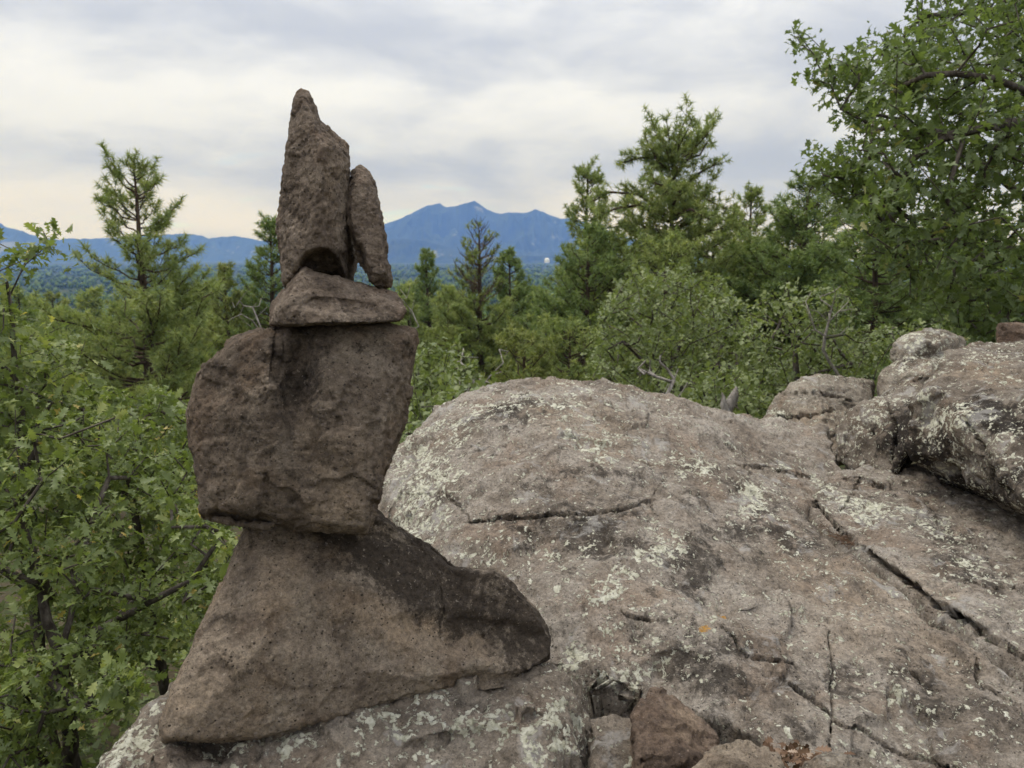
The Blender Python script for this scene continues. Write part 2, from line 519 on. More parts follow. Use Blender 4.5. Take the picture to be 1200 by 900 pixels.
massif("mountain", [(380, 306), (420, 278), (452, 261), (480, 251), (500, 241), (515, 237), (524, 242), (535, 241.5), (545, 238), (556, 235.5), (570, 243),
                    (587, 249.5), (605, 247.5), (618, 247), (627, 244.5), (642, 250), (658, 256), (672, 255), (690, 262), (720, 272), (780, 290), (840, 306)],
       8600, 1500, 2.0, 400, 90, 0.34)
massif("mountain", [(-220, 306), (-150, 262), (-90, 240), (-40, 245), (0, 259), (15, 266), (35, 274), (70, 280), (110, 296), (140, 306)], 8200, 900, 5.0)
massif("hill", [(30, 303), (75, 279), (130, 278), (180, 274), (215, 273), (250, 277), (275, 276), (300, 280), (340, 281), (400, 286), (450, 290), (480, 303)], 9400, 700, 8.0)
massif("hill", [(380, 304), (430, 283), (462, 279), (490, 280), (520, 288), (560, 298), (620, 304)], 7000, 600, 11.0)
massif("hill", [(560, 305), (600, 299), (640, 300), (660, 298), (700, 300), (760, 305)], 6600, 400, 13.0)

# white domed tank far out on the plain
m, nt = new_mat("white_paint")
nn = N(nt, 'ShaderNodeTexNoise', {'Scale': 0.3, 'Detail': 4.0}).outputs[0]
bs = N(nt, 'ShaderNodeBsdfPrincipled', {'Base Color': ramp(nt, nn, [(0.3, (0.74, 0.74, 0.74)), (0.7, (0.84, 0.84, 0.83))]), 'Roughness': 0.5})
nt.links.new(bs.outputs[0], N(nt, 'ShaderNodeOutputMaterial').inputs[0])
M_WHITE = m
tc = P(641, 305, 4600)
prof = [(15.0, -16), (15.0, 0), (14.6, 4), (13.0, 8), (10.2, 11.4), (6.0, 13.8), (0.1, 14.8)]
na2 = 24
Vt = np.array([(r * math.cos(2 * math.pi * k / na2), r * math.sin(2 * math.pi * k / na2), z) for r, z in prof for k in range(na2)])
Ft = np.array([(i * na2 + k, i * na2 + (k + 1) % na2, (i + 1) * na2 + (k + 1) % na2, (i + 1) * na2 + k) for i in range(len(prof) - 1) for k in range(na2)])
o = put("domed_tank", tri_mesh("domed_tank", Vt, Ft, [M_WHITE], True), tc)
o['label'] = "tiny white domed building far out on the plain below the mountain"; o['category'] = "dome"


# ------------------------------------------------------------------ rocks
def noise_disp(V, Nn, spec):
    d = np.zeros(len(V))
    for kind, freq, amp, off in spec:
        X = V * freq + off
        if kind == 'fbm':
            d += amp * fbm(X, 5, 0.52)
        elif kind == 'ridge':
            d += amp * (0.5 - np.abs(fbm(X, 4, 0.5)) * 1.4)
        elif kind == 'facet':
            Xw = X + 0.25 * np.stack([perlin(X * 1.7 + 3), perlin(X * 1.7 + 9), perlin(X * 1.7 + 15)], -1)
            d += amp * facets(Xw)
        elif kind == 'pit':
            w, h = worley(X)
            sel = _val[h] > 0.45
            d -= amp * sel * sstep(w, 0.20 + 0.22 * _val[(h * 7 + 3) & 255], 0.06) * (0.4 + _val[(h * 5 + 1) & 255])
    return d


def vnormals(V, F):
    a, b, c = V[F[:, 0]], V[F[:, 1]], V[F[:, 2]]
    n = np.cross(b - a, c - a)
    if F.shape[1] == 4:
        n = np.cross(V[F[:, 2]] - V[F[:, 0]], V[F[:, 3]] - V[F[:, 1]])
    Nn = np.zeros_like(V)
    for k in range(F.shape[1]):
        for ax in range(3):
            Nn[:, ax] += np.bincount(F[:, k], n[:, ax], len(V))
    return Nn / (np.linalg.norm(Nn, axis=1)[:, None] + 1e-12)


def laplace(V, F, it):
    k = F.shape[1]
    E = np.concatenate([np.stack([F[:, i], F[:, (i + 1) % k]], 1) for i in range(k)])
    E = np.unique(np.sort(E, 1), axis=0)
    cnt = np.bincount(E.ravel(), minlength=len(V))[:, None].astype(float)
    for _ in range(it):
        A = np.zeros_like(V)
        for ax in range(3):
            A[:, ax] = np.bincount(E[:, 0], V[E[:, 1], ax], len(V)) + np.bincount(E[:, 1], V[E[:, 0], ax], len(V))
        V = V + 0.6 * (A / np.maximum(cnt, 1) - V)
    return V


def hull_union(hulls, voxel):
    bm = bmesh.new()
    for pts in hulls:
        b2 = bmesh.new()
        for p in pts:
            b2.verts.new(p)
        r = bmesh.ops.convex_hull(b2, input=b2.verts)
        junk = [g for g in r['geom_interior'] if isinstance(g, bmesh.types.BMVert)]
        junk += [v for v in b2.verts if not v.link_faces and v not in junk]
        bmesh.ops.delete(b2, geom=list(set(junk)), context='VERTS')
        bmesh.ops.recalc_face_normals(b2, faces=b2.faces)
        t = bpy.data.meshes.new("t"); b2.to_mesh(t); b2.free()
        bm.from_mesh(t); bpy.data.meshes.remove(t)
    me = bpy.data.meshes.new("t"); bm.to_mesh(me); bm.free()
    o = bpy.data.objects.new("t", me); COL.objects.link(o)
    md = o.modifiers.new("r", 'REMESH'); md.mode = 'VOXEL'; md.voxel_size = voxel
    dg = bpy.context.evaluated_depsgraph_get(); dg.update()
    ev = o.evaluated_get(dg).to_mesh()
    V = np.empty(len(ev.vertices) * 3, np.float32); ev.vertices.foreach_get('co', V)
    L = np.empty(len(ev.loops), np.int32); ev.loops.foreach_get('vertex_index', L)
    o.evaluated_get(dg).to_mesh_clear()
    bpy.data.objects.remove(o); bpy.data.meshes.remove(me)
    return V.reshape(-1, 3).astype(float), L.reshape(-1, 4)


def dent(V, Nn, px, py, rx, ry, push, rot=0.0, sharp=0.5, side=-1):
    """press an elliptic hollow (push > 0, metres, away from the viewer's side of the stone) into the faces turned to the lens"""
    x, y, d = project(V)
    c, s = math.cos(R(rot)), math.sin(R(rot))
    dx, dy = x - px, y - py
    e = np.hypot((c * dx + s * dy) / rx, (-s * dx + c * dy) / ry)
    vd = V - CAM; vd /= np.linalg.norm(vd, axis=1)[:, None]
    fr = sstep(-np.einsum('ij,ij->i', vd, Nn), 0.0, 0.25)
    return V + vd * (push * sstep(e, 1.0, sharp) * fr)[:, None]


def cracks(V, Nn, lines):
    """cracks: open V-grooves along traced polylines"""
    x, y, d = project(V)
    q = V * 30
    wob = np.stack([perlin(q), perlin(q + 40)], -1)
    xx, yy = x + wob[:, 0] * 3.0, y + wob[:, 1] * 3.0
    vd = V - CAM; vd /= np.linalg.norm(vd, axis=1)[:, None]
    fr = -np.einsum('ij,ij->i', vd, Nn) > 0.05
    for pts, w, depth in lines:
        ld, t = line_dist(xx, yy, pts)
        ww = 0.60 * w * (0.45 + 0.9 * np.abs(perlin(V * 9 + w)) * 1.3) * (1 - 0.6 * np.abs(2 * t - 1) ** 3)
        V = V - Nn * (1.5 * depth * sstep(ld, 1.0 * ww, 0.25 * ww) * fr)[:, None]
    return V


def refine(V, F, lines, n=2):
    """split the quads along the cracks finer, so that the crack edges are crisp"""
    x, y, d = project(V)
    near = np.zeros(len(V), bool)
    for pts, w, depth in lines:
        near |= line_dist(x, y, pts)[0] < w * 1.0 + 7
    sel = near[F].any(1)
    Q = V[F[sel]]
    t = np.arange(n + 1) / n
    A, B = np.meshgrid(t, t, indexing='ij')
    Wt = np.stack([(1 - A) * (1 - B), A * (1 - B), A * B, (1 - A) * B], -1).reshape(-1, 4)
    Pn = np.einsum('kc,ncx->nkx', Wt, Q).reshape(-1, 3)
    uq, inv = np.unique(np.round(Pn * 2e6).astype(np.int64), axis=0, return_inverse=True)
    inv = inv.reshape(len(Q), -1)
    i, j = np.meshgrid(np.arange(n), np.arange(n), indexing='ij')
    k = (i * (n + 1) + j).ravel()
    loc = np.stack([k, k + n + 1, k + n + 2, k + 1], -1)
    Fn = inv[:, loc].reshape(-1, 4)
    # outer vertices that already exist are reused so the sheet stays joined
    old = np.round(V * 2e6).astype(np.int64)
    keyo = {tuple(a): b for a, b in zip(old[np.unique(F[sel])].tolist(), np.unique(F[sel]).tolist())}
    idx = np.array([keyo.get(tuple(a), -1) for a in uq.tolist()])
    new = idx < 0
    idx[new] = len(V) + np.arange(new.sum())
    V2 = np.concatenate([V, uq[new] / 2e6])
    F2 = np.concatenate([F[~sel], idx[Fn]])
    used = np.unique(F2); mp_ = np.full(len(V2), -1); mp_[used] = np.arange(len(used))
    return V2[used], mp_[F2]


def masks(V, blobs, freq=9.0, wob=14.0, soft=(1.35, 0.25)):
    """patches of growth, staining or painted shade: soft ellipses in which the material may show it"""
    x, y, d = project(V)
    q = V * freq
    xx = x + fbm(q, 5, 0.62) * wob * 1.3; yy = y + fbm(q + 31, 5, 0.62) * wob * 1.3
    m = np.zeros(len(V))
    for b in blobs:
        px, py, rx, ry, rot, a = b
        c, s = math.cos(R(rot)), math.sin(R(rot))
        dx, dy = xx - px, yy - py
        e = np.hypot((c * dx + s * dy) / rx, (-s * dx + c * dy) / ry)
        m = np.maximum(m, a * sstep(e, *soft))
    return m


def finish(name, V, F, mat, at=None, flat_bottom=None, **am):
    c = V.mean(0); c[2] = V[:, 2].min()
    at_ = {k: ('POINT', v) for k, v in am.items()}
    me = tri_mesh(name, V - c, F, [mat], True, at_)
    return put(name, me, c)


def lin_depth(samples):
    A = np.array([(px, py, 1) for px, py, d in samples], float)
    w = np.linalg.lstsq(A, np.array([d for _, _, d in samples]), rcond=None)[0]
    return lambda px, py: w[0] * px + w[1] * py + w[2]


def ringed(outline, df, rings, extra=()):
    o = np.array(outline, float); c = o.mean(0)
    pts = []
    for s, dd in rings:
        for p in c + (o - c) * s:
            pts.append(P(p[0], p[1], df(*p) + dd))
    pts += [P(*e) for e in extra]
    return pts


def chip(V, F, Nn, rng, n, r, dep, tilt=0.35):
    """flat fracture scars: everything proud of a plane near a struck point is sheared off"""
    for i in rng.randint(0, len(V), n):
        p = V[i]
        nn = Nn[i] + rng.normal(size=3) * tilt
        nn /= np.linalg.norm(nn)
        rad = r[0] + (r[1] - r[0]) * rng.rand() ** 1.5
        h = (V - p) @ nn + dep[0] + (dep[1] - dep[0]) * rng.rand()
        dist = np.linalg.norm(V - p, axis=1)
        near = (dist < rad) & (Nn @ nn > 0.1)
        if not near.any():
            continue
        h -= max(0.0, h[near].max() - 1.2 * dep[1])      # never deeper than a flake
        m = (h > 0) & near
        V[m] -= (h[m] * sstep(dist[m], rad, rad * 0.93))[:, None] * nn
    return V


def stone(name, label, hulls, voxel, mat, spec, smooth=4, chips=None, dents=(), cr=(), lichen=(), stain=(), tan=(), orange=(), cat="stone", group=None):
    V, F = hull_union(hulls, voxel)
    V = laplace(V, F, smooth)
    Nn = vnormals(V, F)
    for dn in dents:
        V = dent(V, Nn, *dn)
    if dents:
        V = laplace(V, F, 1)
        Nn = vnormals(V, F)
    if chips:
        rg = np.random.RandomState(len(V) % 9973)
        for c_ in chips:
            V = chip(V, F, Nn, rg, *c_)
        V = laplace(V, F, 1)
        Nn = vnormals(V, F)
    V = V + Nn * noise_disp(V, Nn, spec)[:, None]
    if cr:
        if voxel < 0.005:
            V, F = refine(V, F, cr)
        V = cracks(V, vnormals(V, F), cr)
    am = {}
    for k, b in (('lichen', lichen), ('stain', stain), ('tan', tan), ('orange', orange)):
        if b:
            am[k] = masks(V, b)
    o = finish(name, V, F, mat, **am)
    o['label'] = label; o['category'] = cat
    if group:
        o['group'] = group
    return o


CG = "stones balanced in the cairn"
CH_S = [(26, (0.03, 0.09), (0.001, 0.004), 0.25), (60, (0.012, 0.035), (0.001, 0.003), 0.35)]
CH_T = [(30, (0.015, 0.05), (0.0005, 0.002), 0.3), (40, (0.008, 0.02), (0.0005, 0.0015), 0.4)]
CH_B = [(34, (0.05, 0.15), (0.001, 0.006), 0.25), (120, (0.015, 0.05), (0.001, 0.004), 0.35)]
SPEC_S = [('fbm', 9, 0.0015, 1.0), ('facet', 24, 0.0035, 5.0), ('facet', 70, 0.0020, 2.0), ('fbm', 70, 0.0018, 8.0), ('pit', 70, 0.004, 3.0), ('pit', 130, 0.0022, 6.0)]

# foot slab of the cairn
dfA = lin_depth([(185, 880, 1.13), (299, 867, 1.16), (436, 823, 1.22), (590, 807, 1.31), (647, 773, 1.37), (632, 715, 1.42), (545, 667, 1.38), (436, 598, 1.34), (291, 619, 1.27), (232, 748, 1.18)])
slabA = [(289, 612), (330, 600), (437, 597), (462, 615), (503, 637), (531, 661), (540, 804), (499, 804), (478, 813), (437, 823), (399, 840), (357, 853), (299, 868), (262, 858), (232, 868), (190, 870), (186, 852), (195, 823), (212, 782), (232, 748), (253, 719), (273, 652)]
slabB = [(500, 660), (545, 668), (582, 665), (603, 686), (632, 715), (649, 748), (647, 772), (624, 780), (612, 790), (591, 807), (570, 811), (540, 806), (480, 790)]
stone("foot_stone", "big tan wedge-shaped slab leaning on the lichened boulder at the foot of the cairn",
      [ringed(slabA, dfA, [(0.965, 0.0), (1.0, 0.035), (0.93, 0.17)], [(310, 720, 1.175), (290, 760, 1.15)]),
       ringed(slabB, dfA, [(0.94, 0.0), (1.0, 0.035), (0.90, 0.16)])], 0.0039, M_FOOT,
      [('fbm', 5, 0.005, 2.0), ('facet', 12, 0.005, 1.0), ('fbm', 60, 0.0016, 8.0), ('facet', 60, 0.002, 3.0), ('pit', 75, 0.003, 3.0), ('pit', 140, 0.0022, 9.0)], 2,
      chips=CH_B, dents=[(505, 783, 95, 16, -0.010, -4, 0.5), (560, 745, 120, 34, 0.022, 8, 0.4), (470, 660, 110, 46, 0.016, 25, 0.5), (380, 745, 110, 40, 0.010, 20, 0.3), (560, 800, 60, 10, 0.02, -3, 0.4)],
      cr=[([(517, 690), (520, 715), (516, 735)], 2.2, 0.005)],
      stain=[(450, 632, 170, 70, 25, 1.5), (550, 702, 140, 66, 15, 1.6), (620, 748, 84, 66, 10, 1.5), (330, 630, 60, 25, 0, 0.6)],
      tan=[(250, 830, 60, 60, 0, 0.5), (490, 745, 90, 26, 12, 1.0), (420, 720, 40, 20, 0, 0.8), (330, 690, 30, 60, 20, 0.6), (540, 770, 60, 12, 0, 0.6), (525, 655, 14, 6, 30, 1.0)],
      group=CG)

# block
dfB = lin_depth([(240, 425, 1.24), (225, 500, 1.22), (240, 600, 1.20), (430, 620, 1.22), (480, 450, 1.27), (350, 500, 1.20)])
blk = [(256, 409), (240, 425), (226, 441), (219, 485), (223, 516), (234, 560), (240, 580), (237, 606), (262, 613), (318, 617), (350, 621), (387, 625), (430, 625), (433, 600), (446, 575), (458, 531), (474, 498), (481, 453), (492, 396), (486, 384), (464, 380), (400, 377), (334, 380), (306, 390), (272, 395)]
stone("block_stone", "chunky dark brown block with a vertical crease, balanced on the tan foot slab",
      [ringed(blk, dfB, [(0.935, -0.002), (0.99, 0.014), (1.0, 0.075), (0.90, 0.26)],
              [(262, 596, 1.19), (425, 612, 1.19), (300, 590, 1.185), (380, 600, 1.185), (322, 402, 1.205), (316, 450, 1.182), (440, 520, 1.215), (270, 470, 1.2), (300, 520, 1.185), (400, 520, 1.19)])], 0.0034, M_CAIRN,
      [('fbm', 6, 0.003, 12.0), ('facet', 13, 0.006, 5.0), ('facet', 40, 0.003, 2.0), ('fbm', 70, 0.0018, 8.0), ('pit', 60, 0.0045, 3.0), ('pit', 130, 0.0022, 6.0)], 1,
      chips=CH_B, dents=[(350, 440, 30, 95, 0.050, 6, 0.15), (326, 410, 9, 46, 0.020, 6, 0.8), (250, 450, 30, 30, 0.015, 0, 0.5), (245, 590, 10, 26, -0.012, 20, 0.6), (270, 612, 55, 16, 0.035, 6, 0.6), (360, 530, 30, 60, 0.012, -15, 0.3), (410, 410, 60, 40, 0.012, 0, 0.3)],
      cr=[([(328, 384), (320, 410), (316, 450)], 2.5, 0.006)],
      stain=[(350, 440, 50, 110, 5, 0.9), (300, 490, 60, 80, 0, 0.4), (430, 410, 60, 40, 0, 0.5)],  # first patch paints shade down the vertical crease
      tan=[(390, 590, 60, 35, 0, 0.55), (400, 530, 50, 40, 0, 0.35), (270, 570, 30, 30, 0, 0.3)], group=CG)

# flat cap stone
dfC = lambda px, py: 1.235 + 0.0 * px
stone("cap_stone", "flat wedge-shaped brown stone lying on the block under the two upright spires",
      [[P(*q) for q in [(355, 313, 1.27), (383, 320, 1.29), (404, 329, 1.30), (448, 338, 1.31), (465, 343, 1.31), (473, 355, 1.30), (476, 365, 1.27), (469, 376, 1.26), (438, 378, 1.23), (369, 380, 1.20), (333, 381, 1.21),
                        (330, 362, 1.205), (334, 357, 1.205), (345, 348, 1.21), (352, 322, 1.24), (316, 380, 1.27), (317, 359, 1.29), (345, 327, 1.31), (316, 381, 1.34), (330, 340, 1.40), (400, 330, 1.44), (465, 345, 1.42), (470, 374, 1.40), (320, 380, 1.42), (420, 378, 1.45)]]],
      0.0026, M_SPIRE, SPEC_S, 2, chips=CH_T, dents=[(400, 358, 60, 10, 0.008, 6, 0.5)], stain=[(400, 374, 60, 6, 0, 0.6)], group=CG)  # thin dark strip along the lower edge

# tall spire
dfD = lin_depth([(340, 110, 1.33), (330, 330, 1.27), (405, 320, 1.30), (360, 200, 1.27)])
spA = [(337, 206), (335, 186), (337, 159), (362, 150), (387, 160), (403, 164), (410.5, 173), (410, 190), (407, 217), (405, 252), (402, 280), (408, 330), (370, 336), (332, 338), (327, 310), (325, 270), (325, 250), (332, 221)]
spB = [(336, 215), (336, 170), (338, 152), (343, 131), (345, 114), (351, 105.5), (357, 104), (363, 108.5), (368, 121), (373, 137), (380, 150), (388, 215)]
spC = [(337, 225), (336, 172), (338, 155), (343, 135), (372, 139), (384, 155), (396, 162), (405, 168), (407, 190), (404, 235)]
stone("tall_spire_stone", "tallest pointed brown stone standing upright at the top of the cairn",
      [ringed(spA, dfD, [(0.80, -0.01), (0.96, 0.02), (1.0, 0.05), (0.84, 0.13)], [(378, 170, 1.245), (378, 250, 1.235), (374, 300, 1.24), (345, 280, 1.245)]),
       ringed(spC, dfD, [(0.80, -0.008), (0.98, 0.02), (1.0, 0.05), (0.84, 0.12)], [(374, 168, 1.245)]),
       ringed(spB, dfD, [(0.74, -0.014), (0.97, 0.02), (1.0, 0.045), (0.85, 0.10)], [(362, 130, 1.295), (371, 165, 1.25)])], 0.0026, M_SPIRE, SPEC_S, 3,
      chips=CH_S, dents=[(375, 330, 30, 40, 0.05, 0, 0.78), (350, 230, 20, 80, 0.012, 5, 0.5), (360, 150, 10, 40, 0.008, 0, 0.4)],
      stain=[(376, 320, 34, 30, 0, 0.5), (350, 260, 22, 60, 0, 0.4)], tan=[(392, 220, 12, 60, 0, 0.4)], group=CG)  # paints shade in the arch and left facet, warm light on the right

# slim spire
dfE = lin_depth([(422, 192, 1.32), (459, 338, 1.29), (430, 300, 1.275), (406, 230, 1.31)])
spE = [(411, 199), (415.5, 193.5), (422, 191.5), (432, 196), (440, 214), (444.6, 238), (449.7, 262), (453, 296), (458.3, 324), (459.5, 338), (445, 340), (432.5, 333), (425, 313), (416.5, 289), (405.5, 262), (406, 235), (408.5, 215)]
stone("slim_spire_stone", "slim pitted dark stone leaning against the tall spire's right side",
      [ringed(spE, dfE, [(0.76, -0.005), (1.0, 0.03), (0.82, 0.085)])], 0.0024, M_SPIRE, SPEC_S + [('pit', 50, 0.005, 4.0)], 3,
      chips=CH_T, dents=[(420, 300, 10, 40, 0.012, -12, 0.3)], stain=[(418, 215, 12, 30, 0, 0.7)], group=CG)

# pale stone wedged behind the two spires
spG = [(400, 262), (410, 262), (416, 290), (418, 305), (414, 332), (400, 336), (392, 320), (392, 280)]
stone("wedge_stone", "small pale grey stone wedged behind the gap between the two spires",
      [ringed(spG, lambda a, b: 1.385, [(0.85, 0), (1, 0.02), (0.85, 0.05)])], 0.0026, M_GREY, SPEC_S, 3, group=CG)


# boulders modelled as heightfields with broken edges
def boulder(name, label, pts, poly, step, mat, spec, w=0.12, zlow=-0.5, edge_noise=0.05, cr=(), dents=(), steep=0.8, cat="boulder", pxpts=(), **mk):
    q = np.array([Pz(px, py, z) for px, py, z in pts])
    q = np.concatenate([q] + ([np.array(pxpts, float)] if len(pxpts) else []))
    f = tps(q[:, :2], q[:, 2])
    pl = np.array(poly, float)
    wf = w if callable(w) else (lambda q_: np.full(len(q_), w))
    mn, mx = pl.min(0) - 0.2, pl.max(0) + 0.2
    xs = np.arange(mn[0], mx[0], step[0]); ys = np.arange(mn[1], mx[1], step[1])
    Xg, Yg = np.meshgrid(xs, ys, indexing='ij')
    g = np.stack([Xg.ravel(), Yg.ravel()], -1)
    s = poly_sd(g, pl)
    w = wf(g)
    g3 = np.concatenate([g, np.zeros((len(g), 1))], 1)
    s = s + (edge_noise * np.minimum(1, w / 0.06)) * fbm(g3 * 5 + 3, 4, 0.5) * 0.6 + edge_noise * np.minimum(1, w / 0.06) * 0.7 * facets(g3 * 7 + 1)
    t = np.maximum(0, (w - s) / w)
    z = f(g) - steep * w * t * t * (1 + 0.35 * t)
    z = np.maximum(z, zlow)
    V = np.concatenate([g, z[:, None]], 1)
    keep = s > -2.4 * w
    ny = len(ys)
    a, b = np.meshgrid(np.arange(len(xs) - 1), np.arange(ny - 1), indexing='ij')
    k = (a * ny + b).ravel()
    F = np.stack([k, k + ny, k + ny + 1, k + 1], -1)
    F = F[keep[F].any(1) & (V[F, 2] > zlow + 1e-6).any(1)]
    used = np.unique(F); mp_ = np.full(len(V), -1); mp_[used] = np.arange(len(used))
    V = V[used]; F = mp_[F]
    Nn = vnormals(V, F)
    for dn in dents:
        V = dent(V, Nn, *dn)
    Nn = vnormals(V, F)
    V = V + Nn * noise_disp(V, Nn, spec)[:, None]
    if cr:
        V, F = refine(V, F, cr)
        V = cracks(V, vnormals(V, F), cr)
    am = {k_: masks(V, b_, 9, 16) for k_, b_ in mk.items() if b_}
    o = finish(name, V, F, mat, **am)
    o['label'] = label; o['category'] = cat
    return o


def zp(l):
    return [Pz(*p)[:2] for p in l]


main_pts = [(745, 815, .655), (830, 840, .655), (910, 868, .64), (1000, 880, .62), (1100, 890, .62), (1190, 890, .62), (1300, 890, .62),
            (700, 780, .69), (800, 760, .72), (900, 780, .69), (1000, 800, .67), (1100, 800, .66), (1180, 790, .66), (1300, 850, .65),
            (640, 740, .70), (720, 700, .75), (820, 690, .75), (900, 700, .73), (1000, 720, .70), (1100, 730, .68), (1180, 760, .67),
            (560, 680, .70), (640, 640, .78), (740, 620, .80), (850, 620, .76), (950, 620, .72), (1040, 660, .69),
            (460, 600, .70), (540, 570, .82), (640, 550, .87), (760, 550, .85), (870, 570, .77), (940, 580, .73),
            (490, 510, .84), (560, 490, .92), (640, 480, .97), (740, 495, .93), (840, 520, .83), (900, 545, .76),
            (640, 450, 1.0), (590, 452, .99), (540, 466, .95), (500, 490, .88), (470, 520, .80), (450, 560, .74), (680, 453, .99), (720, 468, .95), (770, 476, .92), (820, 492, .88), (870, 513, .80), (900, 520, .77), (975, 546, .71)]
main_poly = zp([(600, 770, .68), (690, 790, .67), (745, 812, .655), (830, 846, .65), (910, 888, .63), (1000, 925, .62), (1100, 960, .62), (1300, 960, .62), (1340, 860, .65),
                (1212, 802, .67), (1182, 781, .67), (1084, 716, .68), (1021, 673, .69), (967, 637, .71), (948, 612, .72), (942, 594, .73), (975, 578, .72), (1040, 575, .72), (1000, 553, .71)]) + \
    [(1.35, 3.25), (1.0, 3.30), (.72, 3.30), (.40, 3.32), (.15, 3.32), (-.10, 3.28), (-.30, 3.18), (-.48, 3.02), (-.56, 2.80), (-.54, 2.5), (-.46, 2.2), (-.30, 1.9), (-.1, 1.65)]
SPEC_B = [('fbm', 1.6, 0.030, 2.0), ('fbm', 6, 0.014, 7.0), ('facet', 5, 0.016, 3.0), ('facet', 17, 0.006, 9.0), ('ridge', 14, 0.007, 4.0), ('fbm', 40, 0.0032, 8.0), ('pit', 26, 0.008, 3.0), ('pit', 60, 0.004, 1.0)]
boulder("domed_boulder", "huge rounded grey-brown boulder with pale lichen filling the lower right",
        main_pts, main_poly, (0.0046, 0.0086), M_MAIN, SPEC_B, w=lambda q: 0.022 + 0.128 * np.maximum(sstep(q[:, 1], 2.45, 2.85) * sstep(q[:, 0], 1.15, 0.85), sstep(-q[:, 0], 0.12, 0.35)),
        cr=[([(545, 612), (590, 608), (640, 604), (690, 602), (730, 596), (768, 585)], 5.2, 0.028),
            ([(470, 580), (520, 578), (535, 592), (548, 606), (560, 612)], 3.2, 0.010),
            ([(765, 600), (760, 586), (770, 575)], 4, 0.012),
            ([(845, 735), (860, 745), (868, 760), (875, 768), (930, 778)], 6, 0.022),
            ([(925, 800), (960, 825), (985, 848), (1010, 855), (1050, 880), (1130, 905)], 6, 0.026),
            ([(972, 740), (975, 780), (974, 810), (976, 842), (970, 880)], 4, 0.014),
            ([(725, 715), (745, 725), (772, 727)], 5, 0.012), ([(1145, 770), (1146, 800), (1190, 825)], 4, 0.010),
            ([(1065, 785), (1080, 800), (1100, 810)], 4, 0.010), ([(860, 545), (900, 548), (950, 560)], 5, 0.014), ([(955, 588), (985, 622), (1035, 660), (1095, 706), (1196, 768), (1260, 812)], 13, 0.07)],
        dents=[(722, 832, 28, 9, 0.10, 6, 0.35), (850, 868, 90, 16, 0.022, 18, 0.2), (660, 640, 75, 40, 0.045, 0, 0.35), (735, 620, 22, 45, -0.03, 10, 0.3), (850, 672, 26, 18, 0.030, -20, 0.4), (600, 490, 50, 14, 0.03, 0, 0.3), (690, 525, 50, 14, 0.03, 12, 0.4), (560, 520, 60, 14, 0.02, 0, 0.3),
               (800, 790, 70, 40, 0.02, 0, 0.3), (900, 650, 60, 30, 0.02, 0, 0.3), (880, 700, 30, 16, -0.02, 0, 0.4)],
        lichen=[(770, 650, 34, 32, 20, 1.0), (720, 690, 30, 10, -20, 0.9), (885, 585, 34, 24, 10, 1.0), (500, 560, 50, 60, 0, 0.85), (490, 620, 40, 40, 0, 0.9), (800, 545, 45, 14, 0, 0.8), (710, 522, 60, 16, 10, 0.75),
                (620, 470, 130, 14, 0, 0.6), (680, 790, 34, 40, 0, 0.85), (560, 650, 30, 30, 0, 0.5), (960, 560, 40, 12, 20, 0.8), (530, 500, 60, 20, -30, 0.65), (650, 695, 14, 8, 0, 0.8), (1050, 815, 30, 14, 0, 0.5), (730, 800, 40, 16, 0, 0.8)],
        stain=[(960, 800, 90, 50, 20, 0.8), (1100, 800, 80, 40, 20, 0.7), (900, 620, 90, 30, 10, 0.9), (700, 560, 90, 26, 0, 0.8), (760, 740, 60, 40, 0, 0.6), (670, 625, 100, 40, 0, 1.3), (600, 480, 60, 18, 0, 1.1), (810, 660, 60, 40, 0, 1.2), (830, 780, 90, 50, 0, 1.1), (870, 590, 120, 40, 10, 0.45), (860, 840, 120, 30, 10, 0.5), (590, 530, 70, 20, 0, 0.5), (1000, 850, 150, 40, 0, 0.35)],  # one low patch paints the shade along the front underside
        tan=[(1010, 700, 120, 70, 20, 0.45), (690, 500, 80, 25, 10, 0.5), (1080, 760, 100, 40, 10, 0.4), (780, 720, 60, 30, 0, 0.3)],
        orange=[(828, 731, 14, 9, 20, 1.0)])

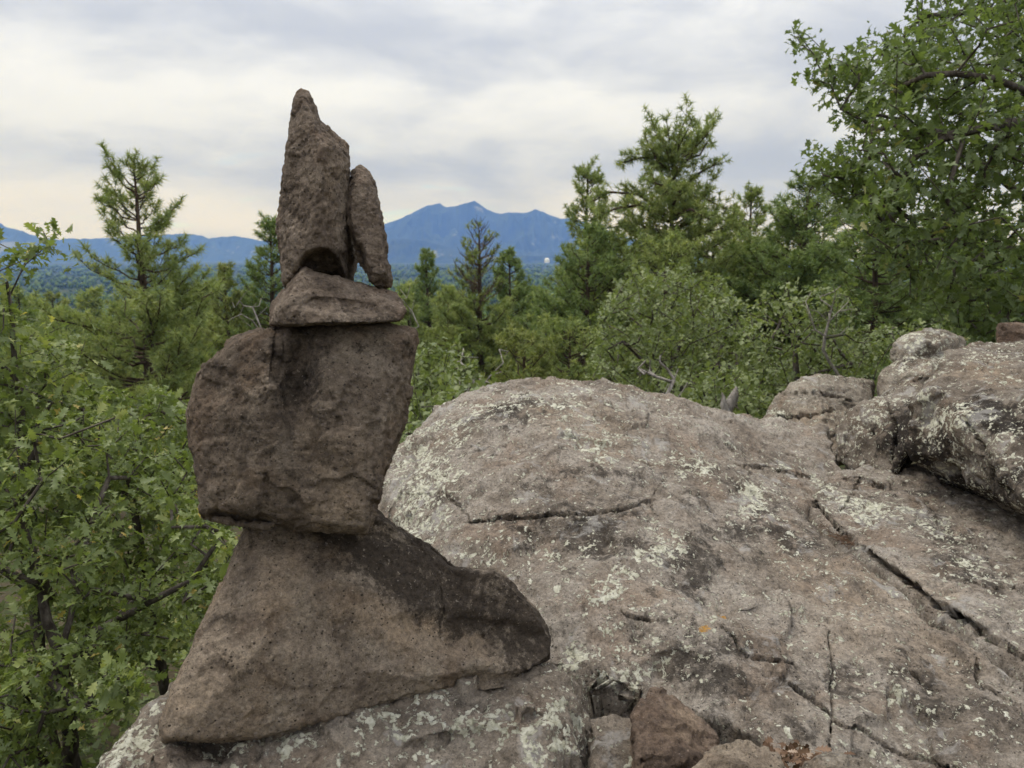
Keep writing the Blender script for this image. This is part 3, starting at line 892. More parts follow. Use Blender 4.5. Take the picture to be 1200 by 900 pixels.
ledge_poly = zp([(953, 582, .75), (960, 598, .74), (990, 622, .73), (1045, 657, .72), (1105, 699, .71), (1206, 762, .69), (1290, 815, .68), (1500, 800, .68), (1500, 620, .70), (1300, 560, .70), (1150, 540, .70), (1010, 545, .71), (965, 553, .74)])
boulder("ledge_slab", "long flat slab split from the domed boulder by a dark crack, under the overhanging boulder",
        [(965, 575, 0.727), (1000, 575, 0.722), (1080, 600, 0.717), (1150, 640, 0.707), (1200, 680, 0.697), (1200, 740, 0.677), (1080, 660, 0.707), (1300, 700, 0.692), (1010, 610, 0.717), (1400, 780, 0.662), (1400, 620, 0.672), (1100, 560, 0.702)],
        ledge_poly, (0.0058, 0.0088), M_MAIN, [('fbm', 3, 0.012, 22.0), ('facet', 8, 0.016, 3.0), ('facet', 20, 0.006, 9.0), ('ridge', 12, 0.008, 4.0), ('fbm', 40, 0.0034, 8.0), ('pit', 40, 0.006, 3.0)], w=0.022, edge_noise=0.03,
        cr=[([(955, 588), (985, 622), (1035, 660), (1095, 706), (1196, 768), (1260, 812)], 11, 0.06), ([(985, 600), (1010, 560), (1040, 575)], 5, 0.015), ([(1130, 680), (1165, 690), (1200, 688)], 4, 0.010)],
        dents=[(1000, 566, 30, 9, 0.04, 0, 0.4)],
        lichen=[(1010, 600, 60, 14, 15, 0.95), (1100, 620, 70, 20, 20, 0.7), (960, 570, 30, 10, 0, 0.8), (1150, 670, 50, 30, 30, 0.5)],
        stain=[(1130, 650, 90, 45, 30, 0.9), (1080, 590, 60, 20, 20, 0.7), (1180, 700, 40, 30, 30, 0.6)], tan=[(1090, 690, 40, 20, 30, 0.5)])  # one patch darkens the strip below the overhanging boulder

base_poly = zp([(92, 930, .74), (100, 900, .75), (118, 860, .755), (152, 815, .76), (198, 790, .77), (300, 775, .77), (450, 765, .77), (560, 765, .77), (640, 772, .76), (676, 795, .75), (686, 830, .735), (684, 885, .72), (676, 960, .70), (640, 1080, .68), (80, 1080, .68), (60, 1000, .70)])
boulder("lichened_boulder", "low dark boulder with pale green lichen rosettes carrying the cairn",
        [(150, 850, .755), (195, 803, .765), (300, 870, .765), (400, 860, .765), (500, 830, .765), (600, 810, .765), (650, 790, .765), (680, 825, .755), (550, 880, .745), (640, 850, .775), (660, 880, .745), (400, 900, .735), (250, 900, .73), (130, 890, .745), (192, 872, .785), (235, 872, .785), (300, 1000, .68), (600, 1000, .68)],
        base_poly, (0.0032, 0.0044), M_BASE, [('fbm', 4, 0.012, 32.0), ('facet', 9, 0.018, 3.0), ('facet', 26, 0.006, 9.0), ('ridge', 14, 0.008, 4.0), ('fbm', 50, 0.003, 8.0), ('pit', 60, 0.005, 3.0)], w=0.055, edge_noise=0.03, zlow=0.1,
        dents=[(540, 870, 90, 20, 0.02, -10, 0.3), (620, 850, 12, 30, 0.015, 20, 0.4), (190, 870, 10, 60, 0.015, 10, 0.3)],
        lichen=[(560, 850, 60, 14, 0, 1.0), (640, 850, 40, 45, 20, 1.0), (650, 880, 36, 20, 0, 1.0), (490, 880, 22, 14, 0, 1.0), (430, 880, 22, 12, 0, 0.9), (330, 868, 34, 14, -10, 0.95), (190, 800, 22, 12, -40, 1.0), (150, 870, 34, 30, 0, 0.85), (130, 890, 30, 30, 0, 0.8), (600, 830, 40, 10, 0, 0.6), (185, 830, 10, 20, 20, 0.6)],
        stain=[(460, 850, 100, 30, -10, 0.9), (260, 880, 60, 30, 0, 1.0), (580, 820, 80, 16, -10, 0.7), (170, 820, 20, 14, 0, 0.6), (560, 890, 50, 14, 0, 0.5)],  # patches along the slab's lower edge paint its contact shadow
        orange=[(160, 812, 9, 5, 0, 0.5)])

SPEC_R = [('fbm', 3, 0.012, 42.0), ('facet', 6, 0.012, 3.0), ('facet', 15, 0.009, 9.0), ('fbm', 14, 0.005, 8.0), ('ridge', 16, 0.006, 4.0), ('fbm', 45, 0.004, 2.0), ('pit', 36, 0.006, 3.0)]
stone("overhanging_boulder", "large lichen-streaked boulder overhanging a dark gap at the right edge",
      [[P(*q) for q in [(1108, 409, 3.3), (1142, 402, 3.4), (1200, 400, 3.4), (1420, 385, 3.5), (1072, 470, 2.62), (1095, 460, 2.48), (1180, 470, 2.25), (1420, 490, 1.95),
                        (1060, 528, 2.58), (1090, 531, 2.42), (1124, 541, 2.27), (1158, 554, 2.15), (1200, 582, 2.01), (1420, 716, 1.68), (1100, 562, 2.95), (1420, 640, 2.6), (1100, 540, 3.4), (1420, 560, 3.4)]],
       [P(*q) for q in [(985, 488, 3.15), (1003, 470, 3.1), (1035, 455, 3.15), (1085, 440, 3.2), (977, 510, 3.1), (980, 535, 3.05), (1000, 556, 2.98), (1042, 564, 2.84), (1080, 500, 2.75), (1040, 480, 2.95), (1060, 440, 3.5), (1000, 500, 3.5), (1060, 550, 3.4)]]],
      0.0110, M_DARK, SPEC_R, 1,
      chips=[(40, (0.10, 0.35), (0.005, 0.04), 0.25), (60, (0.04, 0.12), (0.003, 0.015), 0.4)], dents=[(1000, 520, 14, 30, 0.03, 0, 0.4), (1050, 490, 16, 40, 0.03, 0, 0.4), (1165, 500, 40, 50, -0.012, 0, 0.3)],
      cr=[([(1040, 470), (1050, 500), (1045, 540)], 5, 0.03), ([(1125, 480), (1150, 520), (1155, 560)], 4, 0.02)],
      lichen=[(1110, 500, 34, 46, 0, 0.55), (1000, 510, 22, 36, 0, 0.5), (1075, 465, 24, 12, 0, 1.0), (1180, 540, 24, 40, 0, 0.6), (1150, 420, 50, 10, -10, 0.6), (1180, 440, 40, 8, 0, 0.4), (1030, 480, 20, 26, 0, 0.6), (1120, 545, 40, 12, 10, 0.6)],
      stain=[(1170, 490, 70, 30, 10, 1.6), (1070, 530, 50, 34, 0, 1.5), (1120, 575, 90, 30, 15, 1.5), (1060, 490, 16, 30, 0, 1.2), (1190, 560, 40, 40, 0, 0.9)],
      tan=[(1150, 440, 60, 14, 0, 0.6)], cat="boulder")
stone("rear_boulder", "rounded grey boulder with horizontal cracks behind the domed boulder, against green bushes",
      [[P(*q) for q in [(886, 515, 4.1), (893, 492, 4.1), (906, 470, 4.1), (930, 446, 4.15), (960, 437, 4.2), (992, 446, 4.3), (1025, 446, 4.4), (1030, 540, 4.2), (900, 545, 3.9), (960, 545, 3.7), (1000, 540, 3.7), (950, 470, 3.9), (920, 460, 4.6), (1000, 460, 4.8), (900, 540, 4.6), (1010, 540, 4.8)]]],
      0.011, M_GREY, SPEC_R, 5, chips=[(30, (0.10, 0.30), (0.005, 0.03), 0.25)], cr=[([(905, 490), (940, 488), (975, 482)], 4, 0.03), ([(930, 500), (970, 512), (1000, 505)], 4, 0.025), ([(915, 460), (960, 462), (1000, 470)], 4, 0.02)],
      lichen=[(905, 500, 16, 30, 0, 0.7), (960, 445, 50, 8, 0, 0.5)], stain=[(900, 500, 14, 24, 0, 0.8), (950, 470, 40, 12, 0, 0.5)], tan=[(960, 500, 40, 30, 0, 0.5)], cat="boulder")
stone("double_boulder", "pale two-lobed boulder half hidden by oak leaves at the foot of the right-hand tree",
      [[P(*q) for q in [(1042, 420, 4.3), (1046, 402, 4.3), (1062, 389, 4.35), (1083, 384, 4.4), (1108, 385, 4.4), (1130, 395, 4.4), (1130, 430, 4.3), (1060, 428, 4.2), (1090, 400, 4.15), (1050, 425, 4.7), (1120, 400, 4.8), (1130, 430, 4.8)]],
       [P(*q) for q in [(1028, 446, 4.2), (1036, 430, 4.2), (1060, 420, 4.2), (1110, 416, 4.2), (1140, 430, 4.2), (1120, 470, 4.0), (1030, 470, 4.1), (1080, 440, 3.95), (1040, 440, 4.7), (1130, 430, 4.7), (1130, 480, 4.6), (1040, 480, 4.6)]]],
      0.012, M_GREY, SPEC_R, 5, chips=[(20, (0.08, 0.25), (0.004, 0.02), 0.25)], lichen=[(1080, 400, 40, 14, 0, 0.9), (1080, 430, 50, 10, 0, 0.8)], stain=[(1060, 420, 30, 10, 0, 0.7)], cat="boulder")
stone("brown_stone", "small flat-topped red-brown stone sitting on top of the overhanging boulder",
      [[P(*q) for q in [(1170, 381, 3.4), (1240, 379, 3.4), (1250, 404, 3.38), (1168, 404, 3.38), (1172, 381, 3.6), (1240, 380, 3.65), (1245, 404, 3.6), (1170, 404, 3.58)]]],
      0.007, M_RED, [('fbm', 8, 0.008, 1.0), ('facet', 16, 0.010, 4.0), ('fbm', 50, 0.003, 2.0)], 4)

SPEC_T = [('fbm', 10, 0.006, 3.0), ('facet', 20, 0.008, 4.0), ('facet', 50, 0.003, 6.0), ('fbm', 60, 0.002, 2.0), ('pit', 80, 0.003, 1.0)]
stone("broken_stone", "upright broken brown stone jammed in the gap below the domed boulder",
      [[P(*q) for q in [(741, 832, 1.28), (752, 818, 1.30), (765, 803, 1.33), (780, 808, 1.34), (800, 822, 1.33), (830, 850, 1.30), (850, 878, 1.26), (835, 930, 1.2), (742, 930, 1.16), (745, 880, 1.18), (800, 890, 1.17), (770, 845, 1.25), (760, 820, 1.42), (800, 840, 1.43), (840, 900, 1.4), (745, 900, 1.38)]]],
      0.0028, M_RED, SPEC_T, 3, chips=CH_S, stain=[(790, 890, 50, 30, 0, 0.9)], tan=[(800, 845, 30, 16, 40, 0.5)])
stone("low_tan_stone", "low tan rounded stone at the bottom edge beside the broken brown stone",
      [[P(*q) for q in [(806, 900, 1.12), (830, 882, 1.14), (862, 873, 1.16), (885, 873, 1.17), (905, 882, 1.16), (918, 895, 1.14), (930, 930, 1.1), (800, 935, 1.08), (860, 915, 1.06), (850, 880, 1.26), (900, 890, 1.26), (915, 930, 1.25), (820, 930, 1.24)]]],
      0.0028, M_FOOT, SPEC_T, 4, chips=CH_S)
stone("pale_grey_stone", "pale grey rounded stone cut by the bottom edge, nearest the dead leaves",
      [[P(*q) for q in [(940, 902, 1.12), (960, 888, 1.13), (985, 884, 1.14), (1010, 888, 1.14), (1030, 905, 1.12), (1040, 940, 1.08), (930, 940, 1.08), (985, 905, 1.07), (960, 900, 1.22), (1020, 900, 1.22), (1030, 940, 1.2), (940, 940, 1.2)]]],
      0.0028, M_GREY, SPEC_T, 5)
stone("gap_rock", "dark grey rock filling the bottom of the gap between the two boulders",
      [[P(*q) for q in [(690, 843, 1.35), (720, 841, 1.37), (760, 845, 1.37), (780, 950, 1.2), (690, 955, 1.16), (700, 874, 1.26), (740, 878, 1.27), (690, 852, 1.44), (780, 856, 1.44), (790, 950, 1.4), (680, 950, 1.4)]]],
      0.0035, M_BASE, SPEC_T, 5)
# ------------------------------------------------------------------ vegetation
def leaf_mat(name, stops, trans=0.35, rough=0.45, spec=0.4):
    m, nt = new_mat(name)
    t = attr(nt, 'tint')
    co = N(nt, 'ShaderNodeTexCoord').outputs['Object']
    n = N(nt, 'ShaderNodeTexNoise', {'Vector': co, 'Scale': 55.0, 'Detail': 3.0}).outputs[0]
    c = ramp(nt, math_n(nt, 'MULTIPLY_ADD', n, 0.2, math_n(nt, 'ADD', t, -0.1)), stops)
    bs = N(nt, 'ShaderNodeBsdfPrincipled', {'Base Color': c, 'Roughness': rough, 'Specular IOR Level': spec})
    tr = N(nt, 'ShaderNodeBsdfTranslucent', {'Color': mix_c(nt, 1.0, c, (1.5, 1.6, 0.8), 'MULTIPLY')})
    ms = N(nt, 'ShaderNodeMixShader', {0: trans, 1: bs.outputs[0], 2: tr.outputs[0]})
    nt.links.new(ms.outputs[0], N(nt, 'ShaderNodeOutputMaterial').inputs[0])
    return m


def bark_mat(name, a, b, c, scale=30):
    m, nt = new_mat(name)
    co = N(nt, 'ShaderNodeTexCoord').outputs['Object']
    mpn = N(nt, 'ShaderNodeMapping', {0: co, 3: (1, 1, 0.35)})
    n = N(nt, 'ShaderNodeTexNoise', {'Vector': mpn.outputs[0], 'Scale': float(scale), 'Detail': 7.0, 'Roughness': 0.7}).outputs[0]
    col = ramp(nt, n, [(0.35, a), (0.52, b), (0.68, c)])
    bmp = N(nt, 'ShaderNodeBump', {'Height': n, 'Strength': 0.8, 'Distance': 0.01})
    bs = N(nt, 'ShaderNodeBsdfPrincipled', {'Base Color': col, 'Roughness': 0.95, 'Specular IOR Level': 0.15, 'Normal': bmp.outputs[0]})
    nt.links.new(bs.outputs[0], N(nt, 'ShaderNodeOutputMaterial').inputs[0])
    return m


M_OAK = leaf_mat("oak_leaf", [(0.0, (0.108, 0.141, 0.047)), (0.4, (0.166, 0.210, 0.068)), (0.75, (0.237, 0.275, 0.090)), (0.94, (0.345, 0.363, 0.123)), (1.0, (0.515, 0.404, 0.137))])
M_OAK2 = leaf_mat("oak_leaf_far", [(0.0, (0.120, 0.154, 0.058)), (0.5, (0.182, 0.221, 0.083)), (1.0, (0.280, 0.315, 0.131))], 0.3)
M_OAKD = leaf_mat("oak_leaf_tree", [(0.0, (0.086, 0.118, 0.044)), (0.5, (0.141, 0.186, 0.068)), (0.9, (0.205, 0.256, 0.098)), (1.0, (0.310, 0.290, 0.119))], 0.35)
M_NEEDLE = leaf_mat("pine_needle", [(0.0, (0.127, 0.173, 0.064)), (0.5, (0.241, 0.290, 0.103)), (1.0, (0.412, 0.432, 0.158))], 0.25, 0.5, 0.3)
M_NEEDLE2 = leaf_mat("pine_needle_bright", [(0.0, (0.122, 0.155, 0.047)), (0.5, (0.213, 0.244, 0.079)), (1.0, (0.335, 0.342, 0.118))], 0.25, 0.5, 0.3)
M_NEEDLED = leaf_mat("pine_needle_dark", [(0.0, (0.095, 0.147, 0.054)), (0.5, (0.184, 0.245, 0.085)), (1.0, (0.311, 0.366, 0.127))], 0.22, 0.5, 0.3)
M_FAR = leaf_mat("far_needles", [(0.0, (0.047, 0.083, 0.018)), (0.5, (0.084, 0.130, 0.026)), (1.0, (0.157, 0.193, 0.040))], 0.0, 0.8, 0.1)
M_BARK = bark_mat("oak_bark", (0.035, 0.028, 0.023), (0.085, 0.072, 0.060), (0.17, 0.15, 0.13))
M_PBARK = bark_mat("pine_bark", (0.030, 0.022, 0.017), (0.070, 0.050, 0.038), (0.13, 0.09, 0.065), 14)
M_DEAD = bark_mat("dead_wood", (0.13, 0.115, 0.10), (0.27, 0.245, 0.22), (0.42, 0.39, 0.36), 40)
M_DEADB = bark_mat("dead_pine_wood", (0.09, 0.065, 0.045), (0.17, 0.125, 0.09), (0.25, 0.20, 0.15), 30)
M_LITTER = leaf_mat("dry_leaf", [(0.0, (0.07, 0.04, 0.025)), (0.5, (0.15, 0.09, 0.055)), (0.85, (0.24, 0.16, 0.11)), (1.0, (0.42, 0.34, 0.27))], 0.1, 0.7, 0.2)


class Acc:
    def __init__(self):
        self.V = []; self.F = []; self.T = []; self.n = 0

    def add(self, V, F, t=None):
        self.V.append(V); self.F.append(F + self.n); self.n += len(V)
        self.T.append(np.zeros(len(F)) if t is None else t)

    def tube(self, pts, rad, n=5):
        pts = np.asarray(pts, float); k = len(pts)
        if k < 2:
            return
        T = np.gradient(pts, axis=0); T /= np.linalg.norm(T, axis=1)[:, None] + 1e-9
        ref = np.where(np.abs(T[:, 2:3]) > 0.85, (1.0, 0, 0), (0, 0, 1.0))
        A = np.cross(T, ref); A /= np.linalg.norm(A, axis=1)[:, None] + 1e-9
        for i in range(1, k):
            if A[i] @ A[i - 1] < 0:
                A[i] = -A[i]
        B = np.cross(T, A)
        th = np.arange(n) * 2 * math.pi / n
        V = pts[:, None] + np.asarray(rad)[:, None, None] * (A[:, None] * np.cos(th)[None, :, None] + B[:, None] * np.sin(th)[None, :, None])
        i, j = np.meshgrid(np.arange(k - 1), np.arange(n), indexing='ij')
        a = (i * n + j).ravel(); b = (i * n + (j + 1) % n).ravel()
        self.add(V.reshape(-1, 3), np.concatenate([np.stack([a, b, b + n], -1), np.stack([a, b + n, a + n], -1)]))

    def prisms(self, P0, P1, r0, r1, n=3):
        m = len(P0)
        T = P1 - P0; T /= np.linalg.norm(T, axis=1)[:, None] + 1e-9
        ref = np.where(np.abs(T[:, 2:3]) > 0.85, (1.0, 0, 0), (0, 0, 1.0))
        A = np.cross(T, ref); A /= np.linalg.norm(A, axis=1)[:, None] + 1e-9
        B = np.cross(T, A)
        th = np.arange(n) * 2 * math.pi / n
        ring = A[:, None] * np.cos(th)[None, :, None] + B[:, None] * np.sin(th)[None, :, None]
        V = np.stack([P0[:, None] + ring * r0, P1[:, None] + ring * r1], 1).reshape(-1, 3)
        base = np.arange(m)[:, None] * 2 * n
        j = np.arange(n); a = base + j; b = base + (j + 1) % n
        self.add(V, np.concatenate([np.stack([a, b, b + n], -1).reshape(-1, 3), np.stack([a, b + n, a + n], -1).reshape(-1, 3)]))

    def mesh(self, name, mats, loc, smooth=False, tint=True):
        V = np.concatenate(self.V) - np.asarray(loc); F = np.concatenate(self.F)
        return tri_mesh(name, V, F, mats, smooth, {'tint': ('FACE', np.concatenate(self.T))} if tint else None)


def leaf_tpl(lobes, fine=True, fold=0.18, curl=0.25):
    """a lobed oak leaf of length 1 along +Y: midrib, left half, right half"""
    if fine:
        e = [(0.0, .015), (.10, .05), (.26, .20), (.31, .085), (.50, .30), (.53, .11), (.74, .28), (.76, .12), (.93, .15), (1.0, 0.0)]
        tip = [0, 0, .03, 0, .05, 0, .06, 0, .02, 0]
        ts = [0, .08, .20, .31, .42, .53, .64, .76, .88, 1.0]
    else:
        e = [(0.0, .02), (.28, .20), (.42, .10), (.62, .30), (.72, .12), (1.0, 0.0)]
        tip = [0, .02, 0, .06, 0, 0]
        ts = [0, .2, .42, .56, .72, 1.0]
    V = []; F = []
    k = len(ts)

    def zf(x, y):
        return fold * abs(x) * 1.2 - curl * (y - 0.3) ** 2 + 0.02 * math.sin(9 * y + 3 * x)
    for t in ts:
        V.append((0, t, zf(0, t)))
    for s in (-1, 1):
        o = len(V)
        for (t, w), tp in zip(e, tip):
            V.append((s * w, t + tp, zf(w, t + tp)))
        for i in range(k - 1):
            a, b, c, d = i, i + 1, o + i + 1, o + i
            q = [(a, b, c), (a, c, d)] if s > 0 else [(b, a, c), (c, a, d)]
            F += q
    return np.array(V), np.array(F)


def small_leaf():
    V = np.array([(0, 0, 0), (-.18, .3, .04), (0, .38, -.02), (.18, .3, .04), (-.26, .72, .0), (0, .62, -.04), (.26, .72, .0), (0, 1.0, -.12)])
    F = np.array([(0, 2, 1), (0, 3, 2), (2, 5, 4), (2, 6, 5), (5, 7, 4), (5, 6, 7)])
    return V, F


def mid_leaf():
    V = np.array([(0, 0, 0), (-.05, .15, .01), (.05, .15, .01), (-.21, .34, .05), (.21, .34, .05), (-.09, .42, .02), (.09, .42, .02), (-.30, .70, .05), (.30, .70, .05), (-.11, .74, .0), (.11, .74, .0), (0, 1.0, -.12), (0, .5, -.02)])
    F = np.array([(0, 2, 1), (1, 12, 3), (2, 4, 12), (1, 2, 12), (3, 12, 5), (4, 6, 12), (5, 12, 7), (6, 8, 12), (7, 12, 9), (8, 10, 12), (9, 12, 11), (12, 10, 11)])
    return V, F


LEAF_M = mid_leaf(); LEAF_F = leaf_tpl(4); LEAF_C = leaf_tpl(4, False); LEAF_S = small_leaf()


def leaf_frames(Yd, Zn):
    Yd = Yd / (np.linalg.norm(Yd, axis=1)[:, None] + 1e-9)
    X = np.cross(Yd, Zn); X /= np.linalg.norm(X, axis=1)[:, None] + 1e-9
    return X, Yd, np.cross(X, Yd)


def scatter(acc, tpl, pos, X, Yd, Z, sc, tint):
    V0, F0 = tpl
    M = np.stack([X, Yd, Z], -1)                       # columns
    V = np.einsum('nij,mj->nmi', M, V0) * sc[:, None, None] + pos[:, None]
    n, mv = V.shape[:2]
    F = (F0[None] + (np.arange(n) * mv)[:, None, None]).reshape(-1, 3)
    acc.add(V.reshape(-1, 3), F, np.repeat(tint, len(F0)))


def grow(stems, tips, rng, step=0.22, wander=0.06, bow=0.10):
    """a branching skeleton: given stems, every tip is joined to the nearest wood grown so far"""
    Nd = np.zeros((len(tips) * 40 + 4000, 3)); par = np.full(len(Nd), -1); n = 0
    for si, st in enumerate(stems):
        st = np.asarray(st, float)
        prev = -1
        if si and n:
            prev = int(np.argmin(((Nd[:n] - st[0]) ** 2).sum(1)))
        for a, b in zip(st[:-1], st[1:]):
            m = max(1, int(np.linalg.norm(b - a) / step))
            for i in range(m):
                if prev < 0 or i or a is not st[0]:
                    Nd[n] = a + (b - a) * i / m + rng.normal(size=3) * wander * step * (1 if i else 0)
                    par[n] = prev; prev = n; n += 1
        Nd[n] = st[-1]; par[n] = prev; n += 1
    ns = n
    dist = np.min(np.linalg.norm(tips[:, None] - Nd[None, :ns], axis=2), 1)
    ends = []
    for ti in np.argsort(dist):
        t = tips[ti]
        D = np.linalg.norm(Nd[:n] - t, axis=1)
        up = (t[2] - Nd[:n, 2])
        j = int(np.argmin(D * (1 + 0.35 * (up < 0.25 * D))))
        d = D[j]; m = max(1, int(d / step)); a = Nd[j].copy(); prev = j
        side = rng.normal(size=3) * bow * d
        for i in range(1, m + 1):
            f = i / m
            p = a + (t - a) * f + side * math.sin(math.pi * f) * 0.5 + np.array((0, 0, 1)) * bow * d * math.sin(math.pi * f) * 0.6
            if i < m:
                p = p + rng.normal(size=3) * wander * step
            if n >= len(Nd):
                break
            Nd[n] = p; par[n] = prev; prev = n; n += 1
        ends.append(prev)
    Nd = Nd[:n]; par = par[:n]
    cnt = np.zeros(n); cnt[ends] = 1
    for i in range(n - 1, -1, -1):
        if par[i] >= 0:
            cnt[par[i]] += cnt[i]
    return Nd, par, np.maximum(cnt, 0.5), np.array(ends)


def chains(Nd, par, rad):
    n = len(Nd)
    kids = [[] for _ in range(n)]
    for i in range(n):
        if par[i] >= 0:
            kids[par[i]].append(i)
    out = []; starts = [(-1, i) for i in range(n) if par[i] < 0]
    while starts:
        p, i = starts.pop()
        ch = [i]
        while kids[i]:
            ks = sorted(kids[i], key=lambda k: -rad[k])
            starts += [(i, k) for k in ks[1:]]
            i = ks[0]; ch.append(i)
        pts = Nd[ch]; r = rad[ch]
        if p >= 0:
            pts = np.concatenate([Nd[p][None], pts]); r = np.concatenate([[min(rad[p], r[0] * 1.15)], r])
        out.append((pts, r))
    return out


def unit(v):
    return v / (np.linalg.norm(v, axis=-1, keepdims=True) + 1e-9)


def oak(name, label, stems, tips, rng, leaf, leaf_len, per, matl, rtip=0.0022, rpow=0.47, group=None, parts=0, cat="tree", spread=0.16,
        wood=M_BARK, step=0.2, sides=5, rmax=0.2, dead=0.0, thick=0.008, stem_part="trunk", bow=0.10):
    base = np.array(stems[0][0], float)
    Nd, par, cnt, ends = grow(stems, tips, rng, step=step, bow=bow)
    rad = np.minimum(rtip * cnt ** rpow, rmax)
    root = thing(name, label, cat, base, group)
    A, B = Acc(), Acc()
    for pts, r in chains(Nd, par, rad):
        (A if r.max() > thick else B).tube(pts, r, sides if r.max() > thick else 4)
    put(stem_part, A.mesh(stem_part, [wood], base, True, False), parent=root)
    if B.V:
        put("twigs", B.mesh("twigs", [wood], base, True, False), parent=root, kind="stuff")
    if not per:
        return root
    live = ends[rng.rand(len(ends)) >= dead]
    m = len(live)
    tipp = Nd[live]; tw = unit(tipp - Nd[par[live]] + rng.normal(size=(m, 3)) * 0.02)
    k = per
    base_p = np.repeat(tipp, k, 0); dirs = np.repeat(tw, k, 0)
    back = rng.rand(m * k) ** 1.6 * spread
    az = unit(rng.normal(size=(m * k, 3))); az = unit(az - dirs * np.einsum('ij,ij->i', az, dirs)[:, None])
    pos = base_p - dirs * back[:, None] + az * 0.006 + rng.normal(size=(m * k, 3)) * spread * 0.16
    out_ = 0.35 + 0.9 * rng.rand(m * k)
    Yd = unit(dirs * (0.75 - 0.3 * out_)[:, None] + az * out_[:, None] + np.array((0, 0, -0.12)))
    Zn = unit(np.array((0, 0, 1.0)) + rng.normal(size=(m * k, 3)) * 0.55)
    X, Yd, Z = leaf_frames(Yd, Zn)
    sc = leaf_len * (0.45 + 0.85 * rng.rand(m * k))
    ctint = np.repeat(0.15 + 0.5 * rng.rand(m), k)
    tint = np.clip(ctint + rng.normal(size=m * k) * 0.17, 0, 0.95)
    tint[rng.rand(m * k) < 0.012] = 1.1
    single = np.zeros(m * k, bool)
    if parts:
        px, py, d = project(pos)
        vis = (px > 5) & (px < 1195) & (py > 5) & (py < 895) & (d > 0.3)
        apparent = np.where(vis, sc / d * (0.4 + np.abs(np.einsum('ij,ij->i', unit(pos - CAM), Z))), 0)
        single[np.argsort(-apparent)[:parts]] = True
        single &= apparent > 0
    C = Acc()
    s = ~single
    scatter(C, leaf, pos[s], X[s], Yd[s], Z[s], sc[s], tint[s])
    put("crown", C.mesh("crown", [matl], base), parent=root, kind="stuff")
    if parts:
        bank = []
        for q in range(8):
            V0, F0 = leaf_tpl(4, True, 0.08 + 0.05 * (q % 4), 0.1 + 0.08 * (q % 5))
            V0 = V0 * (0.9 + 0.04 * q, 1, 1)
            bank.append(tri_mesh("leaf", V0, F0, [matl], False, {'tint': ('FACE', np.full(len(F0), 0.12 + 0.105 * q))}))
        for i in np.nonzero(single)[0]:
            o = bpy.data.objects.new("leaf", bank[min(7, max(0, int((tint[i] - 0.10) / 0.105)))])
            COL.objects.link(o)
            o.parent = root
            M = Matrix(np.column_stack([X[i], Yd[i], Z[i]]).tolist()).to_4x4()
            o.matrix_local = Matrix.Translation(Vector(pos[i] - base)) @ M @ Matrix.Scale(float(sc[i]), 4)
    return root


def in_poly_px(rng, poly, n):
    poly = np.array(poly, float); out = np.zeros((0, 2))
    mn, mx = poly.min(0), poly.max(0)
    while len(out) < n:
        q = mn + rng.rand(n * 2, 2) * (mx - mn)
        out = np.concatenate([out, q[poly_sd(q, poly) > 0]])
    return out[:n]


def cloud(rng, poly, d0, d1, n):
    q = in_poly_px(rng, poly, n)
    d = d0 + (d1 - d0) * rng.rand(n)
    return P(q[:, 0][:, None], q[:, 1][:, None], d[:, None])


def ground_pt(px, d):
    """where the ground lies under direction px at distance d"""
    p = P(px, 450, d)
    return np.array((p[0], p[1], H1(p[0], p[1]) - 0.03))


# --- oak shrubs at the left
rng = np.random.RandomState(11)
g = ground_pt(40, 2.7)
stems = [[g, P(70, 760, 2.6), P(48, 690, 2.65), P(55, 600, 2.6)], [P(70, 770, 2.6), P(90, 690, 2.7), P(100, 640, 2.7), P(128, 560, 2.8)],
         [P(70, 770, 2.6), P(120, 735, 2.6), P(175, 705, 2.55), P(225, 680, 2.5), P(262, 625, 2.45)], [g, P(0, 820, 2.5), P(45, 785, 2.45), P(80, 740, 2.6)],
         [P(60, 800, 2.6), P(100, 828, 2.3), P(140, 826, 2.2)], [P(60, 700, 2.65), P(20, 590, 2.5), P(18, 480, 2.5)]]
tips = np.concatenate([cloud(rng, [(-160, 560), (0, 520), (90, 470), (180, 500), (235, 560), (268, 640), (240, 720), (150, 800), (60, 900), (-160, 960)], 2.25, 3.1, 290),
                       cloud(rng, [(-160, 780), (60, 760), (160, 760), (190, 800), (110, 860), (80, 930), (-160, 960)], 2.0, 2.6, 60)])
oak("oak_shrub", "leafy gambel oak shrub with dark twisted stems filling the lower left corner", stems, tips, rng, LEAF_M, 0.044, 24, M_OAK, rtip=0.0023, parts=300, cat="shrub", spread=0.12, step=0.10, thick=0.007, stem_part="stems", group="oak shrubs at the left")
rng = np.random.RandomState(12)
g = ground_pt(20, 3.3)
stems = [[g, P(30, 640, 3.3), P(25, 480, 3.2), P(15, 400, 3.1), P(8, 330, 3.0)], [P(28, 560, 3.2), P(60, 470, 3.2), P(90, 430, 3.2), P(100, 400, 3.2)], [P(10, 350, 3.1), P(30, 310, 3.0), P(58, 285, 3.0), P(70, 272, 3.0)]]
tips = np.concatenate([cloud(rng, [(-170, 250), (-20, 330), (30, 380), (75, 385), (120, 440), (110, 500), (130, 560), (60, 640), (-170, 640)], 2.7, 3.8, 340),
                       cloud(rng, [(-150, 240), (-10, 255), (10, 300), (50, 268), (74, 270), (72, 292), (30, 335), (20, 380), (-150, 380)], 2.75, 3.3, 60)])
oak("oak_shrub", "tallest gambel oak shrub rising against the sky at the left edge", stems, tips, rng, LEAF_M, 0.053, 20, M_OAK, rtip=0.0016, parts=300, cat="shrub", spread=0.13, step=0.10, thick=0.007, stem_part="stems", group="oak shrubs at the left")
rng = np.random.RandomState(13)
g = ground_pt(170, 3.7)
